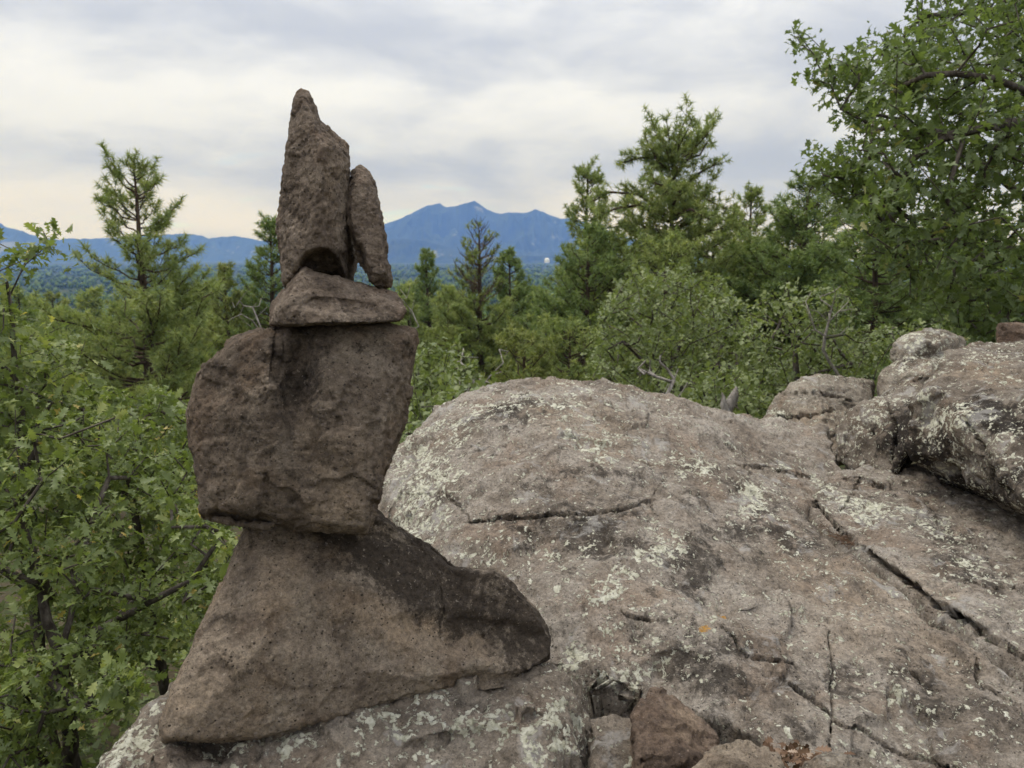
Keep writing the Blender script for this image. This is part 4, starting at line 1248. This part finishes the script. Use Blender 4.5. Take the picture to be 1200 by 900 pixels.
stems = [[g, P(165, 640, 3.6), P(150, 560, 3.6), P(165, 500, 3.6)], [P(165, 600, 3.6), P(200, 560, 3.5), P(225, 500, 3.5)]]
tips = np.concatenate([cloud(rng, [(60, 470), (110, 445), (140, 470), (180, 450), (212, 462), (240, 500), (290, 640), (280, 700), (230, 760), (60, 800)], 3.2, 4.3, 420)])
oak("oak_shrub", "gambel oak shrub with bright leaf tips just behind the block stone of the cairn", stems, tips, rng, LEAF_M, 0.055, 20, M_OAK, rtip=0.0016, parts=240, cat="shrub", spread=0.13, step=0.12, thick=0.007, stem_part="stems", group="oak shrubs at the left")
rng = np.random.RandomState(14)
g = ground_pt(520, 6.5)
tips = cloud(rng, [(455, 440), (485, 400), (530, 395), (560, 440), (600, 470), (560, 520), (450, 560)], 5.8, 7.6, 170)
oak("oak_shrub", "small green oak shrub low between the cairn block and the domed boulder", [[g, g + (0, 0, 0.5)]], tips, rng, LEAF_C, 0.085, 12, M_OAK2, cat="shrub", spread=0.2, stem_part="stems")

# --- big oak at the right
rng = np.random.RandomState(21)
g = ground_pt(1330, 6.6)
top = P(1330, 60, 6.6)
stems = [[g, P(1330, 420, 6.6), P(1320, 250, 6.6), P(1330, 100, 6.6), P(1310, -60, 6.6)],
         [P(1322, 180, 6.6), P(1250, 130, 5.4), P(1200, 106, 4.9), P(1165, 92, 4.8), P(1120, 86, 4.75), P(1085, 88, 4.75), P(1060, 100, 4.9)],
         [P(1322, 220, 6.6), P(1240, 150, 5.4), P(1200, 144, 4.9), P(1160, 146, 4.75), P(1110, 160, 4.75), P(1070, 185, 4.8)],
         [P(1322, 280, 6.6), P(1240, 260, 6.4), P(1150, 190, 6.4), P(1060, 170, 6.3)],
         [P(1322, 330, 6.6), P(1200, 300, 6.0), P(1120, 280, 5.8), P(1040, 290, 5.8)],
         [P(1330, 120, 6.6), P(1240, 40, 6.6), P(1150, 10, 6.6), P(1080, 20, 6.5)]]
tips = np.concatenate([cloud(rng, [(1050, 20), (1075, 0), (1060, -60), (1500, -160), (1560, 200), (1500, 420), (1200, 400), (1110, 385), (1060, 345), (1010, 300), (960, 250), (985, 200), (1000, 150), (1005, 90), (1010, 60)], 5.2, 8.4, 1330),
                       cloud(rng, [(928, 38), (945, 36), (965, 60), (990, 55), (1010, 50), (1020, 150), (995, 150), (975, 120), (950, 95), (938, 60)], 5.4, 6.2, 46),
                       cloud(rng, [(930, 185), (965, 178), (1000, 165), (1020, 230), (980, 240), (950, 205)], 5.4, 6.2, 40),
                       cloud(rng, [(1000, 150), (1070, 20), (1200, -20), (1240, 330), (1100, 340), (1010, 280)], 4.5, 5.6, 300)])
oak("oak_tree", "large oak with lobed leaves and arching dark branches filling the right edge", stems, tips, rng, LEAF_M, 0.082, 17, M_OAKD, rtip=0.0030, rpow=0.5, parts=300, spread=0.24, step=0.20, thick=0.011, dead=0.03, bow=0.12)
rng = np.random.RandomState(22)
g = ground_pt(1120, 5.6)
tips = cloud(rng, [(1075, 350), (1130, 335), (1200, 320), (1300, 330), (1300, 400), (1180, 400), (1140, 405), (1100, 372)], 4.6, 5.6, 100)
oak("oak_shrub", "low oak sprays hanging over the pale two-lobed boulder below the large oak", [[g, P(1180, 420, 5.4), P(1190, 380, 5.2)]], tips, rng, LEAF_C, 0.085, 11, M_OAKD, cat="shrub", spread=0.2, stem_part="stems", parts=60)

# --- middle-distance oaks
def mid_oak(seed, label, polys, d0, d1, n, gx, gd, per=13, L=0.095, stems=None, dead=0.0, mat=None, group="grey-green oaks beyond the domed boulder"):
    rng = np.random.RandomState(seed)
    g = ground_pt(gx, gd)
    st = [[g, g + (0.1, 0, 1.1), g + (0, 0.1, 2.0)]] if stems is None else [[g] + stems[0]] + stems[1:]
    tips = np.concatenate([cloud(rng, pl, d0, d1, int(n * f)) for pl, f in polys])
    return oak("oak_tree", label, st, tips, rng, LEAF_S, L, per, mat or M_OAK2, rtip=0.0030, spread=0.26, step=0.3, dead=dead, thick=0.014, group=group)


mid_oak(31, "broad pale-leaved oak rising directly behind the crest of the domed boulder",
        [([(690, 400), (705, 345), (745, 318), (800, 310), (850, 330), (880, 365), (880, 450), (850, 500), (760, 500), (690, 470)], 1.0)], 9.4, 12.4, 620, 770, 10.8,
        stems=[[P(790, 500, 10.2), P(780, 440, 10.4), P(800, 400, 10.6)], [P(790, 490, 10.2), P(760, 430, 10.2), P(730, 400, 10.4)], [P(790, 460, 10.4), P(840, 430, 10.6), P(850, 390, 10.8)]])
mid_oak(32, "open-branched oak with dark forked stems between the domed boulder and the large oak",
        [([(860, 420), (885, 350), (930, 330), (985, 335), (1010, 365), (1030, 420), (1000, 450), (900, 470), (870, 520), (840, 500)], 0.8), ([(840, 470), (890, 450), (890, 520), (850, 530)], 0.2)], 8.2, 10.4, 330, 935, 9.2, dead=0.22,
        stems=[[P(935, 450, 9.0), P(930, 395, 8.9), P(905, 345, 8.9)], [P(932, 410, 8.9), P(960, 380, 8.9), P(985, 345, 9.0)], [P(930, 395, 8.9), P(915, 375, 8.8), P(890, 350, 8.8)], [P(945, 440, 9.0), P(1000, 425, 9.2), P(1030, 400, 9.2)]])
mid_oak(33, "low oak thicket tucked behind the rear boulder under the dark pines",
        [([(880, 420), (960, 400), (1060, 380), (1130, 370), (1130, 450), (1000, 470), (900, 470)], 1.0)], 10.5, 13.0, 260, 1000, 11.5)
mid_oak(34, "dense low oak bush filling the gap between domed boulder and rear boulder",
        [([(760, 440), (860, 430), (900, 460), (900, 540), (800, 540)], 1.0)], 7.0, 9.0, 190, 840, 8.0, L=0.085)
mid_oak(35, "dark-leaved oak shrub in the shade between block stone and domed boulder",
        [([(440, 500), (500, 470), (560, 450), (560, 560), (440, 640)], 1.0)], 4.8, 6.4, 170, 480, 5.6, L=0.085)

# --- dead wood
def dead(seed, label, stems, tips, r=0.0022, cat="dead shrub", name="dead_shrub", sides=5, mat=None):
    rng = np.random.RandomState(seed)
    return oak(name, label, stems, tips, rng, None, 0, 0, None, rtip=r, cat=cat, step=0.12, wood=mat or M_DEAD, thick=0.0, stem_part="branches", sides=sides, bow=0.25)


rng = np.random.RandomState(41)
dead(1, "bare white twigs sticking up left of the flat cap stone", [[P(300, 450, 4.6), P(310, 395, 4.5), P(296, 360, 4.5)]], cloud(rng, [(262, 350), (290, 338), (312, 345), (318, 390), (270, 390)], 4.3, 4.7, 16), r=0.0016)
dead(2, "bare white twigs rising just right of the flat cap stone", [[P(470, 440, 4.8), P(478, 390, 4.8)]], cloud(rng, [(466, 330), (478, 325), (486, 350), (496, 390), (480, 400)], 4.7, 4.9, 10), r=0.0016)
dead(3, "tangle of bare grey branches below the dead-topped pine", [[P(565, 520, 8), P(560, 460, 8), P(550, 435, 8)], [P(560, 460, 8), P(575, 440, 8), P(590, 425, 8)]], cloud(rng, [(520, 425), (545, 405), (575, 425), (600, 405), (600, 450), (540, 470)], 7.7, 8.4, 22), r=0.0045)
dead(4, "silver dead branches showing over the right shoulder of the domed boulder", [[P(790, 530, 6.0), P(778, 470, 6.0), P(790, 445, 6.0), P(795, 432, 6.0)], [P(790, 510, 6.0), P(775, 466, 6.05), P(783, 450, 6.1)], [P(789, 448, 6.0), P(770, 442, 6.0), P(748, 432, 6.0)], [P(785, 480, 6.0), P(800, 458, 6.0), P(806, 448, 6.0)]], cloud(rng, [(745, 425), (780, 410), (795, 400), (800, 430), (760, 445)], 5.8, 6.2, 9), r=0.006)
dead(5, "thin bare grey branches inside the open-branched oak", [[P(1000, 470, 8.4), P(965, 410, 8.4), P(975, 360, 8.4)]], cloud(rng, [(940, 350), (960, 330), (985, 330), (1010, 380), (960, 420)], 8.2, 8.7, 26), r=0.004)

# broken silver stump
st = [(856, 512, 0.055), (854, 500, 0.052), (852, 488, 0.046), (854, 478, 0.050), (858, 468, 0.044), (861, 460, 0.030), (863, 453, 0.008)]
A = Acc(); A.tube([P(x, y, 6.6) for x, y, r in st], [r for _, _, r in st], 12)
A.tube([P(853, 486, 6.55), P(847, 474, 6.55), P(848, 466, 6.55), P(846, 460, 6.55)], [0.04, 0.030, 0.018, 0.004], 8)
A.tube([P(851, 540, 6.6), P(854, 520, 6.6), P(856, 511, 6.6)], [0.07, 0.06, 0.055], 12)
b = P(856, 540, 6.6)
V = np.concatenate(A.V); V = V + 0.016 * perlin(V * (14, 14, 5))[:, None] * unit(rng.normal(size=(1, 3))) + 0.006 * perlin(V * 40)[:, None]
o = put("tree_stump", tri_mesh("tree_stump", V - b, np.concatenate(A.F), [M_DEAD], True), b)
o['label'] = "splintered silver-grey tree stump among leaves behind the domed boulder"; o['category'] = "stump"


# --- low green growth on the ground below the shrubs
rs = np.random.RandomState(33)
n = 15000
x = -3.6 + 6.2 * rs.rand(n); y = 1.6 + 8.0 * rs.rand(n) ** 1.3
keep = (perlin(np.stack([x * 1.3, y * 1.3, x * 0], -1)) + 0.15 * rs.normal(size=n) > -0.45) & ((x < -0.75) | (y > 3.7))
x, y = x[keep], y[keep]; n = len(x)
pos = np.stack([x, y, H(x, y) + 0.16 * rs.rand(n) ** 1.5], -1)
X, Yd, Z = leaf_frames(unit(rs.normal(size=(n, 3)) * (1, 1, .5) + (0, 0, .5)), unit(np.array((0, 0, 1.0)) + rs.normal(size=(n, 3)) * .5))
A = Acc()
scatter(A, LEAF_S, pos, X, Yd, Z, 0.05 + 0.05 * rs.rand(n), np.clip(0.4 + 0.25 * rs.normal(size=n), 0, 1.0))
put("ground_cover", A.mesh("ground_cover", [M_OAK], (0, 0, 0)), kind="stuff")


# --- pines
def needles(acc, pos, dirs, rng, n=30, L=0.16, w=0.008, tint=None):
    w = w * 2.5; n = int(n * 0.95)
    """a tuft of needles round every twig end"""
    m = len(pos)
    D = np.repeat(dirs, n, 0); Pp = np.repeat(pos, n, 0)
    az = unit(rng.normal(size=(m * n, 3))); az = unit(az - D * np.einsum('ij,ij->i', az, D)[:, None])
    th = R(15) + R(90) * rng.rand(m * n)
    nd = D * np.cos(th)[:, None] + az * np.sin(th)[:, None]
    ln = L * (0.7 + 0.45 * rng.rand(m * n))
    b = Pp - D * (rng.rand(m * n) * L * 0.8)[:, None]
    tip = b + nd * ln[:, None] + np.array((0, 0, -0.06)) * (ln * np.sin(th))[:, None]
    side = unit(np.cross(nd, rng.normal(size=(m * n, 3)))) * w * 0.5
    V = np.stack([b - side, b + side, tip], 1).reshape(-1, 3)
    t = np.repeat(np.clip((0.25 + 0.5 * rng.rand(m)) if tint is None else tint, 0, 1), n) + rng.normal(size=m * n) * 0.12
    acc.add(V, np.arange(m * n * 3).reshape(-1, 3), np.clip(t, 0, 1))


def pine(label, px, py, d, rad, seed, crown0=0.08, prof=None, dens=1.0, tn=26, L=0.17, w=0.009, mat=None, group=None, dead_top=0.0, upturn=0.5, whorl=0.36, lean=(0, 0), limbs=None, nb=6, h=None, share_base=None):
    rng = np.random.RandomState(seed)
    topp = P(px, py, d) - np.array((0, 0, 0.26 if dead_top == 0 else 0.1))
    base = np.array((topp[0] - lean[0], topp[1] - lean[1], 0.0)); base[2] = H1(base[0], base[1]) - 0.05
    Ht = topp[2] - base[2]
    prof = prof or [(0, 0.75), (0.25, 1.0), (0.55, 0.75), (0.8, 0.42), (1.0, 0.06)]
    pt = np.array(prof)
    root = thing("pine_tree", label, "tree", base, group)
    T, C, Dd = Acc(), Acc(), Acc()
    k = 14
    f = np.linspace(0, 1, k)
    axis = base + (topp - base) * f[:, None] + np.stack([perlin(np.stack([f * 3 + seed, f * 0 + .5, f * 0], -1)), perlin(np.stack([f * 3, f * 0 + seed + .5, f * 0], -1)), f * 0], -1) * 0.03 * Ht * 0.5 * (f * (1 - f) * 4)[:, None]
    r0 = 0.016 * Ht + 0.03
    T.tube(axis, r0 * (1 - f) ** 0.85 + 0.012, 8)

    def at(t):
        return np.array([np.interp(t, f, axis[:, i]) for i in range(3)])
    tp, td = [], []; P0, P1 = [], []
    z = crown0 * Ht
    while z < Ht * 0.985:
        t = z / Ht
        Rb = rad * np.interp((t - crown0) / (1 - crown0), pt[:, 0], pt[:, 1])
        isdead = t > 1 - dead_top
        for b in range(nb + (5 if isdead else 0) + (3 if t < 0.68 else 0) if t < 0.85 else max(3, nb - 1)):
            if rng.rand() > dens * 0.95 + 0.05:
                continue
            az = rng.rand() * 2 * math.pi
            el = R(-6 + 46 * t ** 1.5 + rng.normal() * 9)
            ln = max(0.15, Rb * (0.65 + 0.5 * rng.rand()))
            d0 = np.array((math.cos(az) * math.cos(el), math.sin(az) * math.cos(el), math.sin(el)))
            p0 = at(min(0.99, t + rng.normal() * 0.012))
            m = 6
            s = np.linspace(0, 1, m)
            pts = p0 + d0 * (s * ln)[:, None] + np.array((0, 0, 1.0)) * (ln * upturn * 0.45 * (s ** 2.2) - 0.05 * ln * np.sin(math.pi * s))[:, None]
            pts[1:-1] += rng.normal(size=(m - 2, 3)) * 0.03 * ln
            rb = min(0.012 + 0.011 * ln, 0.06) * (1 - 0.8 * s)
            (Dd if isdead else T).tube(pts, rb, 4)
            # side shoots
            ns = max(3, int(ln / (0.10 if isdead else 0.14)))
            for q in range(ns):
                u_ = 0.30 + 0.70 * (q + rng.rand()) / ns
                a = np.array([np.interp(u_, s, pts[:, i]) for i in range(3)])
                tan = unit(np.array([np.interp(min(1, u_ + .1), s, pts[:, i]) for i in range(3)]) - np.array([np.interp(u_ - .1, s, pts[:, i]) for i in range(3)]))
                sd = unit(np.cross(tan, (0, 0, 1.0))) * (1 if (q + b) % 2 else -1)
                dd = unit(tan * (0.6 + 0.3 * rng.rand()) + sd * (0.4 + 0.5 * rng.rand()) + np.array((0, 0, 0.25 + 0.45 * rng.rand())))
                sl = (0.16 + 0.30 * ln * (1 - u_) + 0.08 * rng.rand()) * (0.7 + 0.6 * rng.rand())
                e = a + dd * sl
                P0.append(a); P1.append(e)
                if isdead and rng.rand() < 0.86:
                    continue
                tp.append(e); td.append(unit(dd + np.array((0, 0, 0.3))))
                if sl > 0.34:
                    e2 = a + dd * sl * 0.55 + unit(rng.normal(size=3)) * 0.07
                    tp.append(e2); td.append(unit(dd + rng.normal(size=3) * 0.4 + np.array((0, 0, 0.3))))
            if not (isdead and rng.rand() < 0.86):
                tp.append(pts[-1]); td.append(unit(pts[-1] - pts[-2]))
        z += whorl * (0.7 + 0.6 * rng.rand()) * (1.0 if t < 0.8 else 0.7)
    if dead_top == 0:
        for q in range(4):
            tp.append(topp + np.array((0, 0, -0.12 * q))); td.append(unit(np.array((0, 0, 1.0)) + rng.normal(size=3) * 0.25))
    if limbs:
        for lp in limbs:
            lp = np.array(lp)
            T.tube(lp, np.linspace(0.06, 0.018, len(lp)), 5)
            seg = []
            for a, b_ in zip(lp[:-1], lp[1:]):
                for q in range(max(1, int(np.linalg.norm(b_ - a) / 0.16))):
                    seg.append((a + (b_ - a) * rng.rand(), unit(b_ - a)))
            for a, tn_ in seg:
                for _ in range(5):
                    dd = unit(tn_ * 0.5 + rng.normal(size=3) * 0.6 + np.array((0, 0, 0.25)))
                    e = a + dd * (0.12 + 0.45 * rng.rand())
                    P0.append(a); P1.append(e); tp.append(e); td.append(dd)
            tp.append(lp[-1]); td.append(unit(lp[-1] - lp[-2]))
    if P0:
        Q0, Q1 = np.array(P0), np.array(P1)
        (Dd if dead_top > 0.9 else T).prisms(Q0, Q1, 0.008, 0.004)
    needles(C, np.array(tp), np.array(td), rng, tn, L, w)
    HT[root.name] = Ht
    put("trunk", T.mesh("trunk", [M_PBARK], base, True, False), parent=root)
    put("crown", C.mesh("crown", [mat or M_NEEDLE], base), parent=root, kind="stuff")
    if Dd.V:
        put("dead_branches", Dd.mesh("dead_branches", [M_DEADB], base, True, False), parent=root)
    return root


HT = {}


def pine_like(label, px, py, d, src, rot, wide=1.0):
    """another tree grown like src: copies of the thing and of each of its parts"""
    topp = P(px, py, d) - np.array((0, 0, 0.26))
    gz = H1(topp[0], topp[1]) - 0.05
    k = max(0.7, (topp[2] - gz) / HT[src.name])
    o = src.copy(); COL.objects.link(o)
    o.location = (topp[0], topp[1], gz); o.rotation_euler = (0, 0, rot); o.scale = (k * wide, k * wide, k)
    o['label'] = label
    for ch in src.children:
        c = ch.copy(); COL.objects.link(c); c.parent = o
    return o


CON = [(0, 0.85), (0.2, 1.0), (0.5, 0.78), (0.75, 0.48), (0.9, 0.25), (1.0, 0.05)]
pine("young ponderosa pine with open spiky top, standing alone left of the cairn", 155, 174, 18, 2.5, 51, 0.10, [(0, .95), (.3, 1.0), (.5, .86), (.62, .62), (.75, .46), (.88, .36), (1, .08)], dens=0.92, tn=28, L=0.20, w=0.009, whorl=0.44)
pine("small yellow-green pine between the lone left pine and the cairn", 262, 302, 26, 1.5, 52, 0.05, CON, tn=22, L=0.18, w=0.012, mat=M_NEEDLE2)
pine("dark narrow pine half hidden behind the tall spire's left edge", 314, 243, 26, 1.9, 53, 0.05, CON, tn=22, L=0.18, w=0.012, mat=M_NEEDLED, dens=0.9)
pine("slender dark pine with a pointed top just right of the slim spire", 499, 286, 40, 2.1, 54, 0.05, CON, tn=18, L=0.2, w=0.017, mat=M_NEEDLED)
pine("thinning pine with a bare brown dead top in front of the mountain", 561, 257, 26, 1.9, 55, 0.10, [(0, .9), (.3, 1.0), (.55, .85), (.7, .55), (.85, .36), (1, .06)], tn=26, L=0.18, w=0.012, dead_top=0.33, dens=1.0, whorl=0.34)
pine("pointed dark pine close behind the right side of the dead-topped pine", 597, 289, 34, 2.3, 56, 0.05, CON, tn=20, L=0.19, w=0.015, mat=M_NEEDLED)
pine("short bright yellow-green young pine at the foot of the dead-topped pine", 614, 384, 17, 1.35, 57, 0.03, [(0, .9), (.3, 1), (.6, .85), (.85, .5), (1, .12)], tn=26, L=0.17, w=0.010, mat=M_NEEDLE2, whorl=0.34)
pine("tall narrow pine with a thin spire top left of the tallest pine", 690, 182, 25, 1.8, 58, 0.06, [(0, 1.0), (.3, 1.0), (.5, .8), (.68, .5), (.8, .34), (.9, .30), (1, .06)], tn=24, L=0.18, w=0.012, mat=M_NEEDLE)
D9 = 22
pine("tallest pine with a crooked flat-topped crown of heavy limbs", 792, 158, D9, 2.0, 59, 0.30, [(0, .6), (.25, .7), (.45, 0.9), (.62, 0.8), (.75, .25), (.85, .6), (.93, .8), (1, .45)], tn=26, L=0.19, w=0.011, dens=0.75,
     limbs=[[P(783, 230, D9), P(770, 185, D9), P(750, 185, D9), P(724, 192, D9)], [P(785, 215, D9), P(805, 185, D9 + .3), P(820, 182, D9), P(828, 168, D9)], [P(783, 240, D9), P(815, 205, D9), P(840, 192, D9)],
            [P(783, 200, D9), P(768, 185, D9 - .4), P(764, 172, D9 - .4)], [P(783, 255, D9), P(750, 228, D9), P(715, 225, D9), P(690, 238, D9)], [P(784, 260, D9), P(750, 240, D9 - .6), P(720, 245, D9 - .8), P(700, 255, D9 - .8)],
            [P(785, 250, D9), P(825, 232, D9), P(850, 245, D9)], [P(785, 270, D9), P(835, 250, D9 - .3), P(865, 268, D9)], [P(785, 245, D9), P(800, 225, D9 - 1), P(760, 212, D9 - 1.2)], [P(785, 290, D9), P(750, 262, D9 + .4), P(705, 268, D9)], [P(785, 255, D9), P(810, 245, D9 - 1), P(840, 262, D9 - 1.2)]])
pine("pointed pine right of the tallest pine, at the edge of the large oak", 881, 212, 28, 2.6, 60, 0.05, CON, tn=22, L=0.19, w=0.013, mat=M_NEEDLE)
OLIVE = pine("round-topped pine directly in front of the tallest pine's trunk", 782, 268, 19, 1.5, 66, 0.05, [(0, 1), (.4, 1), (.7, .8), (.9, .5), (1, .15)], tn=26, L=0.17, w=0.010, mat=M_NEEDLE)
DARK = pine("full dark-green pine at the right end of the mountain view", 690, 262, 21, 1.75, 67, 0.04, [(0, 1), (.4, 1), (.65, .85), (.85, .5), (1, .1)], tn=26, L=0.18, w=0.010, mat=M_NEEDLED)
pine_like("dark pine half covered by the large oak's left sprays", 948, 205, 23, DARK, 1.0, 1.15)
pine_like("darkest pine behind the large oak's lower branches at the right edge", 1130, 225, 20, DARK, 2.6, 1.4)
pine_like("dense dark pine filling the hollow under the large oak", 1030, 235, 18, DARK, 4.1, 1.3)
pine_like("bushy olive pine below the left limbs of the tallest pine", 715, 268, 23, OLIVE, 2.0, 1.25)
pine_like("bushy olive pine below the right limbs of the tallest pine", 838, 262, 25, OLIVE, 4.4, 1.35)
pine_like("dark pine filling the gap between the open-branched oak and the large oak", 925, 262, 27, DARK, 5.2, 1.5)
pine_like("dark pine closing the view right of the tallest pine, behind the pointed pine", 858, 288, 32, DARK, 0.7, 1.5)
pine_like("dark pine behind the large oak's lowest sprays, above the rear boulder", 985, 285, 24, DARK, 3.3, 1.6)
pine_like("dark pine behind the large oak, above the pale two-lobed boulder", 1075, 270, 26, DARK, 1.9, 1.6)
pine_like("olive pine filling the hollow between the tallest pine and the narrow spire-topped pine", 740, 285, 27, OLIVE, 3.0, 1.6)
pine("squat pine between the bright young pine and the domed boulder's crest", 668, 375, 18, 1.4, 68, 0.04, [(0, 1), (.5, 1), (.8, .7), (1, .2)], tn=26, L=0.17, w=0.010)
pine("mid-sized pine left of the dead-topped pine", 525, 330, 30, 2.0, 69, 0.05, CON, tn=20, L=0.19, w=0.014)
pine("low pine just right of the flat cap stone in the valley", 478, 345, 26, 1.6, 70, 0.05, CON, tn=20, L=0.18, w=0.012)

# --- pines further down the slope: three are grown, the others are copies of them
MG = "pines on the slope below the viewpoint"
grown = []
rs = np.random.RandomState(80)
for n_, (px, py, d, lab) in enumerate([
        (15, 399, 32, "largest slope pine, half covered by the tallest oak shrub at the left edge"),
        (75, 359, 55, "narrow mid-slope pine just right of the tallest oak shrub's top sprig"),
        (112, 366, 46, "mid-slope pine partly behind the left branches of the lone ponderosa"),
        (20, 332, 70, "hazy pine on the slope nearest the left edge, behind the tallest oak shrub"),
        (100, 409, 34, "low pine close behind the left oak shrubs, below the lone ponderosa"),
        (60, 386, 40, "pine peeking over the right shoulder of the tallest oak shrub"),
        (32, 362, 44, "pine seen through the upper leaves of the tallest oak shrub"),
        (132, 384, 40, "pine directly left of the lone ponderosa's lower trunk"),
        (205, 392, 34, "pine directly right of the lone ponderosa's lower trunk"),
        (160, 344, 80, "distant pine showing through the middle of the lone ponderosa"),
        (235, 332, 90, "distant pine just left of the small yellow-green pine's top"),
        (289, 332, 95, "distant pine between the yellow-green pine and the dark narrow pine"),
        (250, 394, 28, "short pine tucked above the block stone's upper left corner"),
        (300, 366, 34, "pine behind the bare white twigs left of the cap stone"),
        (470, 330, 75, "distant pine just right of the cap stone, left of the slender dark pine"),
        (487, 327, 110, "small far pine touching the left side of the slender dark pine"),
        (640, 336, 70, "distant pine below the tiny white domed building"),
        (60, 340, 100, "small far pine rising above a gap in the left oak shrubs"),
        (105, 336, 95, "small far pine under the lowest left limb of the lone ponderosa"),
        (614, 330, 110, "small far pine right above the bright young pine's top")]):
    if n_ < 3:
        tpx = P(px, py, d); ht = max(3.5, tpx[2] - H1(tpx[0], tpx[1]))
        grown.append(pine(lab, px, py, d, 0.24 * ht + 0.6, 90 + n_, 0.06, CON, tn=16, L=0.26, w=0.026, mat=(M_NEEDLE, M_NEEDLED, M_NEEDLE2)[n_], group=MG, whorl=0.62))
    else:
        pine_like(lab, px, py, d, grown[rs.randint(3)], rs.rand() * 6.28, 0.95 + 0.25 * rs.rand())

# --- the far pine forest on the plain: one mass
rs = np.random.RandomState(99)
n = 12000
r = 130 * (5200 / 130) ** (rs.rand(n) ** 0.62)
th = (rs.rand(n) - 0.5) * R(84)
x, y = r * np.sin(th), r * np.cos(th)
q = np.stack([x, y, x * 0], -1)
ok = (perlin(q * 0.010) + 0.5 * perlin(q * 0.03) > -0.45)
x, y, r = x[ok], y[ok], r[ok]; n = len(x)
zg = H(x, y)
hh = (7 + 8 * rs.rand(n)) * (1 + 0.10 * np.clip((r - 1200) / 1500, 0, 1)); rr_ = hh * (0.20 + 0.12 * rs.rand(n)) * (1 + 1.8 * np.clip((r - 900) / 2000, 0, 1))
k = 5
lv = [(0.10, 0.75), (0.30, 1.0), (0.62, 0.62), (1.0, 0.0)]
V = np.zeros((n, 3 * k + 1, 3))
for i, (fz, fr) in enumerate(lv[:3]):
    a = np.arange(k) * 2 * math.pi / k + rs.rand(n)[:, None] * 6
    jr = rr_[:, None] * fr * (0.65 + 0.7 * rs.rand(n, k))
    V[:, i * k:(i + 1) * k] = np.stack([x[:, None] + jr * np.cos(a), y[:, None] + jr * np.sin(a), (zg + hh * fz)[:, None] + hh[:, None] * 0.10 * (rs.rand(n, k) - .5)], -1)
V[:, -1] = np.stack([x + rr_ * .1 * rs.normal(size=n), y, zg + hh], -1)
F0 = []
for i in range(2):
    for j in range(k):
        a, b = i * k + j, i * k + (j + 1) % k
        F0 += [(a, b, b + k), (a, b + k, a + k)]
for j in range(k):
    F0.append((2 * k + j, 2 * k + (j + 1) % k, 3 * k))
F0 = np.array(F0)
F = (F0[None] + (np.arange(n) * (3 * k + 1))[:, None, None]).reshape(-1, 3)
o = put("pine_forest", tri_mesh("pine_forest", V.reshape(-1, 3), F, [M_FAR], False, {'tint': ('FACE', np.repeat(0.3 + 0.4 * rs.rand(n), len(F0)))}), kind="stuff")

# --- dry litter among the stones and in the crack
rs = np.random.RandomState(5)
A = Acc()
q = np.array([P(a, b, 1.20 + 0.10 * c) for a, b, c in zip(925 + 26 * rs.normal(size=60), 885 + 6 * rs.normal(size=60), rs.rand(60))])
X, Yd, Z = leaf_frames(unit(rs.normal(size=(60, 3)) * (1, 1, .45)), unit(np.array((0, -.3, 1.0)) + rs.normal(size=(60, 3)) * .6))
scatter(A, LEAF_F, q, X, Yd, Z, 0.014 + 0.020 * rs.rand(60), rs.rand(60))
o = put("dead_leaves", A.mesh("dead_leaves", [M_LITTER], q.mean(0)), q.mean(0), kind="stuff")
A = Acc()
t = rs.rand(110)
pp = np.array([Pz(965 + 30 * a + 8 * rs.normal() * .4, 612 + 26 * a + 3 * rs.normal() * .4, 0.69 + 0.012 * rs.rand()) for a in t])
dn = unit(rs.normal(size=(110, 3)) * (1, 1, .15))
A.prisms(pp - dn * .025, pp + dn * .025, 0.0008, 0.0005); A.T[-1][:] = np.repeat(0.1 + .5 * rs.rand(110), 3).tolist() * 2
o = put("pine_litter", A.mesh("pine_litter", [M_LITTER], pp.mean(0)), pp.mean(0), kind="stuff")

# ------------------------------------------------------------------ the air between here and the mountains
m = bpy.data.materials.new("haze"); m.use_nodes = True
nt = m.node_tree; nt.nodes.clear()
vol = N(nt, 'ShaderNodeVolumePrincipled', {'Color': (0.165, 0.335, 1.0, 1), 'Absorption Color': (1, 1, 1, 1), 'Density': 0.00014, 'Anisotropy': 0.0})
nt.links.new(vol.outputs[0], N(nt, 'ShaderNodeOutputMaterial').inputs[1])
x0, x1, y0, y1, z0, z1 = -10900, 10900, -10900, 10900, -85, 660
V = np.array([(x, y, z) for z in (z0, z1) for y in (y0, y1) for x in (x0, x1)], float)
F = np.array([(0, 2, 3, 1), (4, 5, 7, 6), (0, 1, 5, 4), (2, 6, 7, 3), (0, 4, 6, 2), (1, 3, 7, 5)])
put("haze", tri_mesh("haze", V, F, [m]), kind="stuff")
